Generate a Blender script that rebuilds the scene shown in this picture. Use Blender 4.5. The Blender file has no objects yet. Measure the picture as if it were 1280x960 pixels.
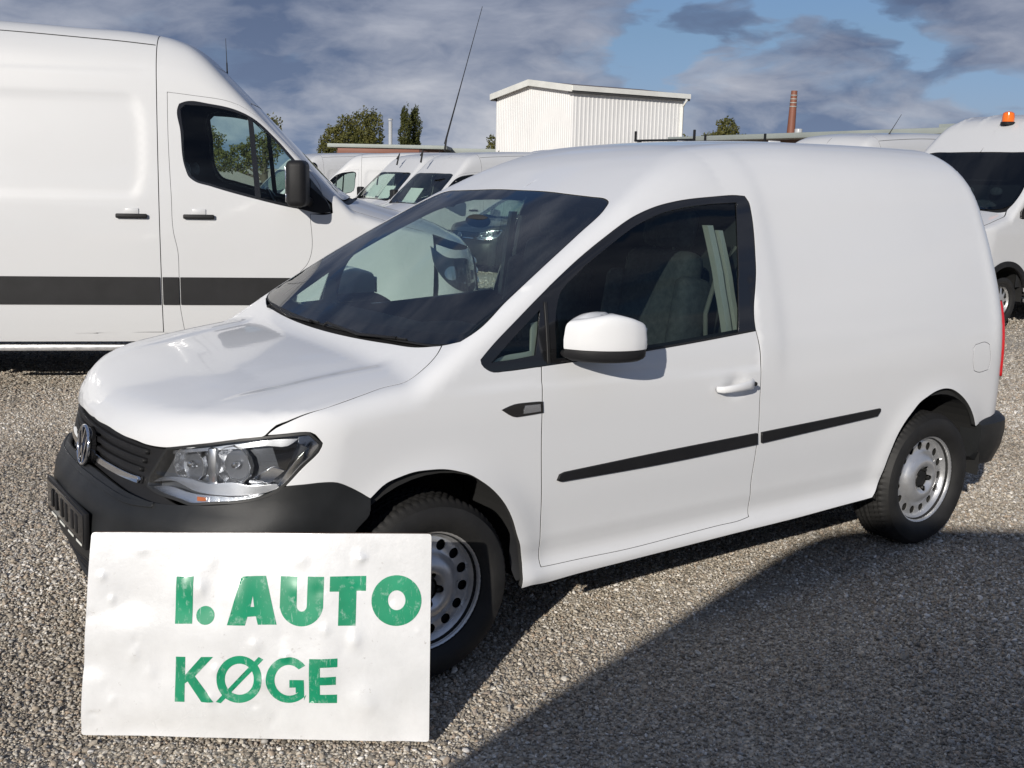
import bpy, bmesh, math, random
import numpy as np
from mathutils import Vector, Matrix
from mathutils.geometry import delaunay_2d_cdt
scene = bpy.context.scene
COL = scene.collection
R_ = math.radians

# ------------------------------------------------------------------ camera
CAM = np.array([-.877, -3.839, 1.688]); YAW, PITCH, ROLL = .6067, .1898, .021
cd = bpy.data.cameras.new('camera'); cam = bpy.data.objects.new('camera', cd); COL.objects.link(cam)
cd.sensor_width = 36; cd.lens = 36 * 1375.5 / 1280; cd.clip_end = 5000; cd.clip_start = .05
_f = Vector((math.sin(YAW) * math.cos(PITCH), math.cos(YAW) * math.cos(PITCH), -math.sin(PITCH)))
_r = Vector((math.cos(YAW), -math.sin(YAW), 0)); _u = _r.cross(_f)
_r2 = _r * math.cos(ROLL) + _u * math.sin(ROLL); _u2 = -_r * math.sin(ROLL) + _u * math.cos(ROLL)
cam.matrix_world = Matrix(((_r2.x, _u2.x, -_f.x, CAM[0]), (_r2.y, _u2.y, -_f.y, CAM[1]), (_r2.z, _u2.z, -_f.z, CAM[2]), (0, 0, 0, 1)))
scene.camera = cam
FH = np.array([math.sin(YAW), math.cos(YAW), 0]); RH = np.array([math.cos(YAW), -math.sin(YAW), 0])   # horizontal forward / right of the row

# ------------------------------------------------------------------ light
SUN_AZ, SUN_EL = R_(235.5), R_(21.0)       # azimuth of the sun clockwise from +Y
sd = bpy.data.lights.new('sun', 'SUN'); sd.energy = 4.1; sd.angle = R_(.55); sd.color = (1, .945, .865)
so = bpy.data.objects.new('sun', sd); COL.objects.link(so)
_sv = Vector((math.sin(SUN_AZ) * math.cos(SUN_EL), math.cos(SUN_AZ) * math.cos(SUN_EL), math.sin(SUN_EL)))
so.rotation_euler = _sv.to_track_quat('Z', 'Y').to_euler()
world = bpy.data.worlds.new('World'); scene.world = world; world.use_nodes = True
scene.view_settings.view_transform = 'Standard'; scene.view_settings.look = 'None'
scene.view_settings.exposure = 0.04; scene.view_settings.gamma = 1

class NT:
    """small helper to wire node trees"""
    def __init__(s, tree): s.t = tree; s.n = tree.nodes; s.l = tree.links; s.n.clear()
    def node(s, typ, ins=None, **kw):
        n = s.n.new(typ)
        for k, v in kw.items(): setattr(n, k, v)
        for k, v in (ins or {}).items():
            if hasattr(v, 'is_output'): s.l.new(v, n.inputs[k])
            else:
                if isinstance(v, tuple) and len(v) == 3 and n.inputs[k].type == 'RGBA': v = v + (1,)
                n.inputs[k].default_value = v
        return n
    def math(s, op, a, b=0., c=None):
        i = {0: a, 1: b}
        if c is not None: i[2] = c
        return s.node('ShaderNodeMath', i, operation=op).outputs[0]
    def mix(s, f, a, b): 
        n = s.node('ShaderNodeMix', {0: f, 6: a, 7: b}, data_type='RGBA'); return n.outputs[2]
    def ramp(s, f, stops):
        n = s.node('ShaderNodeValToRGB', {0: f}); e = n.color_ramp.elements
        while len(e) < len(stops): e.new(.5)
        for x, (p, c) in zip(e, stops): x.position = p; x.color = (c if isinstance(c, tuple) else (c, c, c)) + (1,)
        return n.outputs[0]
    def noise(s, vec, scale, detail=4, rough=.5, **kw):
        return s.node('ShaderNodeTexNoise', {'Vector': vec, 'Scale': scale, 'Detail': detail, 'Roughness': rough, **kw}).outputs[0]

SKY_SHIFT = (4.35, 1.4, 2.4)
def build_sky():
    t = NT(world.node_tree)
    sky = t.node('ShaderNodeTexSky', sky_type='NISHITA', sun_disc=False, sun_elevation=SUN_EL, sun_rotation=SUN_AZ, air_density=1.0, dust_density=.6, ozone_density=1.5)
    g = t.node('ShaderNodeTexCoord').outputs['Generated']
    s = t.node('ShaderNodeSeparateXYZ', {0: g}); z = t.math('MAXIMUM', s.outputs[2], 0.0)
    # broken stratocumulus, stretched sideways towards the horizon
    p = t.node('ShaderNodeCombineXYZ', {0: s.outputs[0], 1: s.outputs[1], 2: t.math('MULTIPLY', z, 2.7)}).outputs[0]
    w = t.node('ShaderNodeTexNoise', {'Vector': p, 'Scale': 7., 'Detail': 3}).outputs['Color']
    p2 = t.node('ShaderNodeVectorMath', {0: p, 1: t.node('ShaderNodeVectorMath', {0: w, 3: .10}, operation='SCALE').outputs[0]}, operation='ADD').outputs[0]
    p2 = t.node('ShaderNodeVectorMath', {0: p2, 1: SKY_SHIFT}, operation='ADD').outputs[0]
    big = t.noise(p2, 3.6, 9, .50)
    mask = t.ramp(big, [(.425, 0.), (.448, .72), (.485, 1.)])
    lit = t.ramp(t.noise(p2, 6.0, 9, .56), [(.44, 0.), (.70, 1.)])
    low = t.ramp(z, [(.0, 1.), (.07, .45), (.16, .0)])
    dark = t.mix(low, (.100, .138, .235), (.175, .235, .36))
    pale = t.mix(low, (.31, .345, .44), (.70, .70, .72))
    cl = t.mix(lit, dark, pale)
    skyc = t.node('ShaderNodeVectorMath', {0: sky.outputs[0], 3: .10}, operation='SCALE').outputs[0]
    tint = t.node('ShaderNodeMix', {0: 1., 6: skyc, 7: t.ramp(z, [(0., (.36, .43, .82)), (.12, (.42, .49, .66)), (.5, (.7, .8, 1.))])}, data_type='RGBA', blend_type='MULTIPLY').outputs[2]
    out = t.mix(mask, tint, cl)
    # below the horizon the world carries on as the mean colour of the lot
    below = t.ramp(t.math('ADD', t.math('MULTIPLY', s.outputs[2], 10.), .5), [(.45, 1.), (.5, 0.)])
    out = t.mix(below, out, (.16, .15, .14))
    bg = t.node('ShaderNodeBackground', {'Color': out, 'Strength': 1.0})
    t.node('ShaderNodeOutputWorld', {0: bg.outputs[0]})
build_sky()

# ------------------------------------------------------------------ materials
MATS = {}
def pbr(name, color, rough=.5, metal=0., spec=.5, coat=0., coat_rough=.03, vary=.0, vscale=3., bump=0., bscale=60., rvary=0., trans=0., emit=None, ao=None, hue=None):
    m = bpy.data.materials.new(name); m.use_nodes = True; t = NT(m.node_tree)
    tc = t.node('ShaderNodeTexCoord').outputs['Object']
    col = color + (1,) if len(color) == 3 else color
    if vary:
        n = t.noise(tc, vscale, 5, .6); d = tuple(c * (1 - vary) for c in color); e = hue or tuple(min(1, c * (1 + vary)) for c in color)
        col = t.ramp(n, [(.3, d), (.7, e)])
    ins = {'Base Color': col, 'Roughness': rough, 'Metallic': metal, 'Specular IOR Level': spec, 'Coat Weight': coat, 'Coat Roughness': coat_rough}
    if rvary: ins['Roughness'] = t.math('ADD', rough, t.math('MULTIPLY', t.math('SUBTRACT', t.noise(tc, vscale * 2.3, 4), .5), rvary * 2))
    if bump:
        ins['Normal'] = t.node('ShaderNodeBump', {'Strength': bump, 'Distance': .002, 'Height': t.noise(tc, bscale, 3)}).outputs[0]
    b = t.node('ShaderNodeBsdfPrincipled', ins)
    t.node('ShaderNodeOutputMaterial', {0: b.outputs[0]}); MATS[name] = m; return m
def glass(name, tint, ior=1.5, rough=0., extra=1.):
    m = bpy.data.materials.new(name); m.use_nodes = True; t = NT(m.node_tree)
    tr = t.node('ShaderNodeBsdfTransparent', {0: tint}); gl = t.node('ShaderNodeBsdfGlossy', {'Color': (1, 1, 1), 'Roughness': rough})
    fr = t.node('ShaderNodeFresnel', {'IOR': ior}).outputs[0]
    mx = t.node('ShaderNodeMixShader', {0: t.math('MULTIPLY', fr, extra), 1: tr.outputs[0], 2: gl.outputs[0]})
    t.node('ShaderNodeOutputMaterial', {0: mx.outputs[0]}); MATS[name] = m; return m
def paint(name, color, dust=(.36, .32, .27)):
    """automotive paint: clear coat, slight orange peel, road dust gathering low down and thin streaks"""
    m = bpy.data.materials.new(name); m.use_nodes = True; t = NT(m.node_tree)
    tc = t.node('ShaderNodeTexCoord').outputs['Object']; s = t.node('ShaderNodeSeparateXYZ', {0: tc})
    n1 = t.noise(tc, 9, 6, .65)
    lowd = t.ramp(t.math('ADD', s.outputs[2], t.math('MULTIPLY', n1, .25)), [(.28, 1.), (.62, 0.)])
    sp = t.ramp(t.noise(tc, 60, 5, .7), [(.60, 0.), (.72, 1.)])
    d = t.math('MULTIPLY', lowd, t.math('ADD', .13, t.math('MULTIPLY', sp, .25)))
    d2 = t.math('ADD', d, t.math('MULTIPLY', t.ramp(t.noise(tc, 2.5, 6, .6), [(.5, 0.), (.8, 1.)]), .03))
    c = t.mix(d2, color + (1,), dust + (1,))
    nb = t.node('ShaderNodeBump', {'Strength': .007, 'Distance': .01, 'Height': t.noise(tc, 22, 2)}).outputs[0]
    b = t.node('ShaderNodeBsdfPrincipled', {'Base Color': c, 'Roughness': t.math('ADD', .42, t.math('MULTIPLY', d2, 1.)), 'Coat Weight': .75, 'Coat Roughness': t.math('ADD', .045, t.math('MULTIPLY', d2, .9)), 'Coat Normal': nb, 'Specular IOR Level': .35})
    t.node('ShaderNodeOutputMaterial', {0: b.outputs[0]}); MATS[name] = m; return m
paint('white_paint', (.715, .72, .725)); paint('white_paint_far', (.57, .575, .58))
pbr('gap_shade', (.02, .02, .02), .8)  # near-black that paints shade into the panel gaps
pbr('black_plastic', (.014, .014, .015), .52, spec=.25, vary=.25, vscale=5, bump=.25, bscale=500, rvary=.08)
pbr('bumper_plastic', (.017, .018, .019), .44, spec=.35, vary=.3, vscale=4, bump=.35, bscale=700, rvary=.1)
pbr('gloss_black', (.012, .012, .013), .12, coat=.5)
pbr('rubber', (.013, .0125, .012), .66, vary=.4, vscale=9, bump=.3, bscale=140)
pbr('rubber_seal', (.015, .015, .015), .5)
pbr('rim_steel', (.66, .66, .66), .32, metal=.75, vary=.12, vscale=14, rvary=.12)
pbr('bolt_steel', (.02, .02, .02), .45, metal=.3)
pbr('chrome', (.75, .76, .78), .09, metal=1.)
pbr('lamp_chrome', (.84, .85, .87), .26, metal=1., bump=.1, bscale=40)
pbr('lamp_dark', (.20, .21, .23), .22, metal=.7)
pbr('amber', (.42, .12, .04), .3)
pbr('interior_dark', (.022, .023, .026), .75, vary=.2); pbr('bulkhead_grey', (.07, .075, .075), .7, vary=.2)
pbr('seat_fabric', (.10, .107, .11), .9, vary=.3, vscale=40, bump=.5, bscale=300)
pbr('interior_grey', (.74, .74, .68), .7)
pbr('head_liner', (.20, .20, .19), .9)
pbr('belt', (.30, .30, .27), .8)
pbr('tail_red', (.45, .012, .015), .12, coat=1.)
pbr('arch_liner', (.012, .012, .012), .9)
pbr('under_body', (.018, .017, .016), .9)
glass('windscreen_glass', (.74, .86, .81), 1.52, extra=1.15)
glass('side_glass', (.80, .91, .86), 1.52, extra=.8)
glass('lens_glass', (.93, .94, .95), 1.45)

# ------------------------------------------------------------------ helpers
def link(name, me, mat=None, parent=None, label=None):
    o = bpy.data.objects.new(name, me); COL.objects.link(o)
    if mat is not None and me is not None and not me.materials: me.materials.append(MATS[mat] if isinstance(mat, str) else mat)
    if parent is not None: o.parent = parent
    if label: o['label'] = label
    return o
def thing(name, label, cat, loc=(0, 0, 0), rz=0., group=None, rot=None, scale=None):
    o = bpy.data.objects.new(name, None); COL.objects.link(o); o.location = loc; o.rotation_euler = rot or (0, 0, rz); o.empty_display_size = .2
    if scale: o.scale = scale
    o['label'] = label; o['category'] = cat
    if group: o['group'] = group
    return o
def tag(o, label, cat, group=None):
    o['label'] = label; o['category'] = cat
    if group: o['group'] = group
    return o
def copy_tree(o, label=None, parent=None):
    c = o.copy(); COL.objects.link(c)
    if parent is not None: c.parent = parent
    for ch in o.children: copy_tree(ch, None, c)
    if label: c['label'] = label
    return c
def mesh(verts, faces, normals=None, smooth=True):
    me = bpy.data.meshes.new('m'); me.from_pydata([tuple(map(float, v)) for v in verts], [], [tuple(map(int, f)) for f in faces]); me.update()
    if smooth: me.polygons.foreach_set('use_smooth', [True] * len(me.polygons))
    if normals is not None: me.normals_split_custom_set_from_vertices([tuple(map(float, n)) for n in normals])
    return me
def bm_mesh(bm, smooth=False, angle=None):
    me = bpy.data.meshes.new('m'); bmesh.ops.recalc_face_normals(bm, faces=bm.faces); bm.to_mesh(me); bm.free()
    if smooth or angle:
        me.polygons.foreach_set('use_smooth', [True] * len(me.polygons))
        if angle: me.set_sharp_from_angle(angle=R_(angle))
    return me
def add_box(bm, c, s, rz=0., bevel=0., seg=2, mat4=None):
    r = bmesh.ops.create_cube(bm, size=1.0); vs = r['verts']
    M = Matrix.Translation(c) @ Matrix.Rotation(rz, 4, 'Z') @ Matrix.Diagonal((s[0], s[1], s[2], 1))
    if mat4 is not None: M = mat4 @ M
    bmesh.ops.transform(bm, matrix=M, verts=vs)
    if bevel:
        es = list({e for v in vs for e in v.link_edges}); bmesh.ops.bevel(bm, geom=es, offset=bevel, segments=seg, affect='EDGES', profile=.5)
def box(name, c, s, mat, parent=None, rz=0., bevel=0., seg=2, label=None):
    bm = bmesh.new(); add_box(bm, c, s, rz, bevel, seg); return link(name, bm_mesh(bm, angle=40 if bevel else None), mat, parent, label)
def tube_mesh(pts, r, n=8, closed=False, caps=True):
    pts = [Vector(p) for p in pts]; N = len(pts); rs = r if isinstance(r, (list, tuple)) else [r] * N; V = []; F = []
    for i, p in enumerate(pts):
        a = pts[(i - 1) % N] if (closed or i) else p; b = pts[(i + 1) % N] if (closed or i < N - 1) else p
        t = (b - a).normalized(); up = Vector((0, 0, 1)) if abs(t.z) < .92 else Vector((1, 0, 0))
        s = t.cross(up).normalized(); u = s.cross(t)
        for k in range(n):
            an = 2 * math.pi * k / n; V.append(p + (s * math.cos(an) + u * math.sin(an)) * rs[i])
    m = N if closed else N - 1
    for i in range(m):
        for k in range(n):
            j = (i + 1) % N; F.append((i * n + k, i * n + (k + 1) % n, j * n + (k + 1) % n, j * n + k))
    if caps and not closed: F.append(tuple(range(n - 1, -1, -1))); F.append(tuple((N - 1) * n + k for k in range(n)))
    me = mesh(V, F); me.set_sharp_from_angle(angle=R_(50)); return me
def tube(name, pts, r, mat, parent=None, n=8, closed=False): return link(name, tube_mesh(pts, r, n, closed), mat, parent)
def lathe_mesh(prof, n=48, axis='Y', sharp=35):
    """profile of (radius, height) revolved about an axis"""
    V = []; F = []; m = len(prof)
    for k in range(n):
        a = 2 * math.pi * k / n; c, s = math.cos(a), math.sin(a)
        for r, h in prof: V.append((r * c, h, r * s) if axis == 'Y' else (r * c, r * s, h))
    for k in range(n):
        j = (k + 1) % n
        for i in range(m - 1): F.append((k * m + i, k * m + i + 1, j * m + i + 1, j * m + i))
    me = mesh(V, F); bm = bmesh.new(); bm.from_mesh(me); bmesh.ops.remove_doubles(bm, verts=bm.verts, dist=1e-5); me = bm_mesh(bm, True, sharp); return me
def soft(name, boxes, mat, parent, levels=2):
    """rounded upholstery / housings: a few hexahedra given by 8 corners, subdivided"""
    bm = bmesh.new()
    for P in boxes:
        v = [bm.verts.new(p) for p in P]
        for f in ((0, 3, 2, 1), (4, 5, 6, 7), (0, 1, 5, 4), (1, 2, 6, 5), (2, 3, 7, 6), (3, 0, 4, 7)): bm.faces.new([v[i] for i in f])
    me = bm_mesh(bm, True); o = link(name, me, mat, parent); md = o.modifiers.new('s', 'SUBSURF'); md.levels = levels; md.render_levels = levels
    return o
def hexa(c, s, taper=0., lean=0.):
    x, y, z = c; a, b, h = s[0] / 2, s[1] / 2, s[2] / 2; q = 1 - taper
    return [(x - a, y - b, z - h), (x + a, y - b, z - h), (x + a, y + b, z - h), (x - a, y + b, z - h),
            (x - a * q + lean, y - b * q, z + h), (x + a * q + lean, y - b * q, z + h), (x + a * q + lean, y + b * q, z + h), (x - a * q + lean, y + b * q, z + h)]

# ------------------------------------------------------------------ vehicle body surfaces
def smax(a, b, k):
    h = np.clip(.5 + .5 * (a - b) / k, 0, 1); return b + (a - b) * h + k * h * (1 - h)
def smin(a, b, k): return -smax(-a, -b, k)
def curve(xs, ys):
    xs = np.array(xs, float); ys = np.array(ys, float); h = np.diff(xs); d = np.diff(ys) / h
    m = np.empty_like(ys); m[0] = d[0]; m[-1] = d[-1]; m[1:-1] = (d[:-1] * h[1:] + d[1:] * h[:-1]) / (h[:-1] + h[1:])
    def f(x):
        x = np.asarray(x, float); i = np.clip(np.searchsorted(xs, x) - 1, 0, len(xs) - 2); t = (x - xs[i]) / h[i]; c = np.clip(t, 0, 1); H = h[i]
        y = ys[i] * (1 + 2 * c) * (1 - c) ** 2 + m[i] * H * c * (1 - c) ** 2 + ys[i + 1] * c * c * (3 - 2 * c) + m[i + 1] * H * c * c * (c - 1)
        return y + np.where(t < 0, m[0] * t * H, 0) * (i == 0) + np.where(t > 1, m[-1] * (t - 1) * H, 0) * (i == len(xs) - 2)
    return f
def poly_area(p): x, y = p[:, 0], p[:, 1]; return .5 * np.sum(x * np.roll(y, -1) - np.roll(x, -1) * y)
def smooth_poly(pts, corner=38, seg=.02, dens=True):
    """closed outline resampled with rounded flow between its corners"""
    p = np.array(pts, float); keep = [0]
    for i in range(1, len(p)):
        if np.linalg.norm(p[i] - p[keep[-1]]) > 1e-4: keep.append(i)
    if np.linalg.norm(p[keep[-1]] - p[0]) < 1e-4: keep.pop()
    p = p[keep]; n = len(p); out = []
    d = [p[(i + 1) % n] - p[i] for i in range(n)]; L = [np.linalg.norm(q) for q in d]
    def tan(i):
        a, b = d[i - 1] / L[i - 1], d[i] / L[i]
        if math.degrees(math.acos(np.clip(a @ b, -1, 1))) > corner: return None
        t = a * L[i] + b * L[i - 1]; return t / np.linalg.norm(t)
    T = [tan(i) for i in range(n)]
    for i in range(n):
        a, b = p[i], p[(i + 1) % n]; ta = T[i] if T[i] is not None else d[i] / L[i]; tb = T[(i + 1) % n] if T[(i + 1) % n] is not None else d[i] / L[i]
        m = max(1, int(math.ceil(L[i] / seg))) if dens else 1
        for k in range(m):
            t = k / m; h00 = 2 * t ** 3 - 3 * t * t + 1; h10 = t ** 3 - 2 * t * t + t; h01 = -2 * t ** 3 + 3 * t * t; h11 = t ** 3 - t * t
            out.append(h00 * a + h10 * ta * L[i] + h01 * b + h11 * tb * L[i])
    return np.array(out)
def inset_poly(p, d):
    """move a closed outline towards its inside (outside when d<0)"""
    s = 1 if poly_area(p) > 0 else -1; a = p - np.roll(p, 1, 0); b = np.roll(p, -1, 0) - p
    a /= np.linalg.norm(a, axis=1)[:, None] + 1e-12; b /= np.linalg.norm(b, axis=1)[:, None] + 1e-12
    na = np.c_[-a[:, 1], a[:, 0]] * s; nb = np.c_[-b[:, 1], b[:, 0]] * s; m = na + nb; l = np.maximum((m * m).sum(1), .6)
    return p + m * (2 * d / l)[:, None] if True else p
def inside(q, p):
    x, y = q[:, 0:1], q[:, 1:2]; x0, y0 = p[:, 0], p[:, 1]; x1, y1 = np.roll(x0, -1), np.roll(y0, -1)
    c = ((y0 > y) != (y1 > y)) & (x < (x1 - x0) * (y - y0) / np.where(y1 == y0, 1e-12, y1 - y0) + x0)
    return c.sum(1) % 2 == 1
def dist_poly(q, p):
    a = p; b = np.roll(p, -1, 0); ab = b - a; l2 = (ab * ab).sum(1) + 1e-12; best = np.full(len(q), 1e9)
    for k in range(len(a)):
        t = np.clip(((q - a[k]) @ ab[k]) / l2[k], 0, 1); dd = q - (a[k] + t[:, None] * ab[k]); best = np.minimum(best, (dd * dd).sum(1))
    return np.sqrt(best)
class Dom:
    """a projection: 2-D panel coordinates -> ray into the body"""
    def __init__(s, kind, x0=.9): s.k = kind; s.x0 = x0
    def rays(s, q):
        a, b = q[:, 0], q[:, 1]; n = len(a); z = np.zeros(n); o = np.ones(n)
        if s.k == 'S': return np.c_[a, (b - 4) / 2, (b + 4) / 2 + 0 * z], np.tile(np.array([0, 1, -1]) / math.sqrt(2), (n, 1)), 0, 2.9
        if s.k == 'X': return np.c_[a, -2 * o, b], np.tile([0., 1, 0], (n, 1)), .4, 2.0
        if s.k == 'T': return np.c_[a, b, 4 * o], np.tile([0., 0, -1], (n, 1)), 0.6, 3.6
        if s.k == 'R': return np.c_[7 * o, a, b], np.tile([-1., 0, 0], (n, 1)), 0, 4
        ph = a / .85; d = np.c_[np.cos(ph), np.sin(ph), z]; return np.c_[s.x0 - 1.6 * np.cos(ph), -1.6 * np.sin(ph), b], d, 0, 1.3
    def to2(s, P):
        P = np.array(P, float).reshape(-1, 3)
        if s.k == 'S': return np.c_[P[:, 0], P[:, 1] + P[:, 2]]
        if s.k == 'X': return P[:, [0, 2]]
        if s.k == 'T': return P[:, :2]
        if s.k == 'R': return P[:, 1:]
        return np.c_[np.arctan2(-P[:, 1], s.x0 - P[:, 0]) * .85, P[:, 2]]
def solve(B, O, D, t0, t1, n=150):
    ts = np.linspace(t0, t1, n); v = np.stack([B.F(O + D * t) for t in ts], 0); ins = v < 0; i = np.argmax(ins, 0); hit = ins.any(0)
    i = np.where(hit, i, np.argmin(v, 0)); a = ts[np.maximum(i - 1, 0)]; b = ts[i]
    for _ in range(22):
        m = (a + b) / 2; f = B.F(O + D * m[:, None]) < 0; b = np.where(f, m, b); a = np.where(f, a, m)
    return O + D * b[:, None]
def grad(B, P):
    e = 8e-4; g = np.stack([(B.F(P + e * np.eye(3)[k]) - B.F(P - e * np.eye(3)[k])) for k in range(3)], 1)
    return g / (np.linalg.norm(g, axis=1)[:, None] + 1e-12)
GAP_EDGE = {'white_paint': 'gap_shade', 'white_paint_far': 'gap_shade'}
def panel_arrays(B, dom, outer, holes=(), step=.035, gap=.0028, off=0., flange=.014, seg=.02, corner=38, crown=0., hole_gap=None):
    q = smooth_poly(outer, corner, seg); loops = [inset_poly(q, gap) if gap else q]
    for h in holes:
        hq = smooth_poly(h, corner, seg); g = gap if hole_gap is None else hole_gap; loops.append(inset_poly(hq, -g) if g else hq)
    lo, hi = loops[0].min(0), loops[0].max(0); hs = step * .866
    gx = np.arange(lo[0], hi[0], step); gy = np.arange(lo[1], hi[1], hs); G = np.array([(x + (j % 2) * step / 2, y) for j, y in enumerate(gy) for x in gx]).reshape(-1, 2)
    ring = [inset_poly(loops[0], .007)] + [inset_poly(l, -.007) for l in loops[1:]] if step > .012 else []
    if len(G):
        ok = inside(G, loops[0])
        for l in loops[1:]: ok &= ~inside(G, l)
        G = G[ok]
        for l in loops: 
            if len(G): G = G[dist_poly(G, l) > (.016 if ring else step * .45)]
    for r in ring:
        if len(r):
            ok = inside(r, loops[0])
            for l in loops[1:]: ok &= ~inside(r, l)
            for l in loops: ok &= dist_poly(r, l) > .004
            G = np.r_[G, r[ok]] if len(G) else r[ok]
    V = []; E = []
    for l in loops:
        s = len(V); V += list(map(tuple, l)); E += [(s + i, s + (i + 1) % len(l)) for i in range(len(l))]
    nb = len(V); V += list(map(tuple, G))
    r = delaunay_2d_cdt([Vector(v) for v in V], E, [], 0, 1e-7)
    P2 = np.array([tuple(v) for v in r[0]]); F = np.array([tuple(f) for f in r[2]]); orig = r[3]
    c = P2[F].mean(1); ok = inside(c, loops[0])
    for l in loops[1:]: ok &= ~inside(c, l)
    F = F[ok]; O, D, t0, t1 = dom.rays(P2); P = solve(B, O, D, t0, t1); N = grad(B, P)
    if crown:
        dd = np.minimum.reduce([dist_poly(P2, l) for l in loops]); P = P + N * (crown * (1 - np.exp(-dd / .006)))[:, None]
    P = P + N * off
    # orient faces along the outward normal
    fn = np.cross(P[F[:, 1]] - P[F[:, 0]], P[F[:, 2]] - P[F[:, 0]]); fl = (fn * N[F[:, 0]]).sum(1) < 0; F[fl] = F[fl][:, ::-1]
    V3 = list(P); N3 = list(N); faces = [tuple(f) for f in F]; deep = [0] * len(faces)
    if flange:
        inv = {}
        for new, os_ in enumerate(orig):
            for o_ in os_: inv[o_] = new
        s = 0
        for li, l in enumerate(loops):
            n = len(l); idx = [inv.get(s + i, None) for i in range(n)]; s += n
            if any(i is None for i in idx): continue
            pp = P[idx]; nn = N[idx]; t = np.roll(pp, -1, 0) - np.roll(pp, 1, 0); t /= np.linalg.norm(t, axis=1)[:, None] + 1e-12
            o = np.cross(t, nn); sgn = 1 if poly_area(l) > 0 else -1
            # outward in the surface: away from panel material
            cen = pp.mean(0); 
            test = ((pp - cen) * o).sum(); o = o * (1 if test > 0 else -1) * (1 if li == 0 else -1)
            r = min(.0016, flange * .3); base = len(V3)
            V3 += list(pp); N3 += list(nn)
            V3 += list(pp + o * r * .7 - nn * r * .6); N3 += list((o + nn * .6) / np.linalg.norm(o + nn * .6, axis=1)[:, None])
            V3 += list(pp + o * r * .8 - nn * flange); N3 += list(o)
            for k in range(2):
                for i in range(n):
                    j = (i + 1) % n; a, b, c_, d = base + k * n + i, base + k * n + j, base + (k + 1) * n + j, base + (k + 1) * n + i
                    pa, pb, pc = V3[a], V3[b], V3[d]; fnn = np.cross(pb - pa, pc - pa); faces.append((a, b, c_, d) if fnn @ o[i] > 0 else (d, c_, b, a)); deep.append(k)
    return np.array(V3), np.array(N3), faces, np.array(deep, np.int32)
def panel(B, name, dom, outer, holes=(), mat='white_paint', parent=None, sym='one', label=None, **kw):
    """sym: 'one' as given (left or across), 'both' two objects, 'join' both halves in one mesh, 'right' only mirrored"""
    V, N, F, deep = panel_arrays(B, dom, outer, holes, **kw); res = []
    def obj(V, N, F):
        me = mesh(V, F, N); o = link(name, me, mat, parent, label); res.append(o)
        if kw.get('flange', .014) and mat in GAP_EDGE:      # the folded edge deep in a joint is painted dark as gap shade
            me.materials.append(MATS['gap_shade']); idx = np.zeros(len(F), np.int32); n0 = len(deep)
            k = len(F) // n0
            for h in range(k): idx[h * n0:(h + 1) * n0] = deep
            me.polygons.foreach_set('material_index', idx)
    V2 = V * [1, -1, 1]; N2 = N * [1, -1, 1]; F2 = [f[::-1] for f in F]
    if sym == 'one': obj(V, N, F)
    elif sym == 'right': obj(V2, N2, F2)
    elif sym == 'both': obj(V, N, F); obj(V2, N2, F2)
    else: obj(np.r_[V, V2], np.r_[N, N2], F + [tuple(i + len(V) for i in f) for f in F2])
    return res[0] if len(res) == 1 else res
def mir(pts):
    """outline given for the left half from centre to centre; adds the right half"""
    p = [tuple(q) for q in pts]; return p + [(q[0], -q[1]) + tuple(q[2:]) for q in reversed(p)]
DS, DX, DT, DR = Dom('S'), Dom('X'), Dom('T'), Dom('R')

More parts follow.
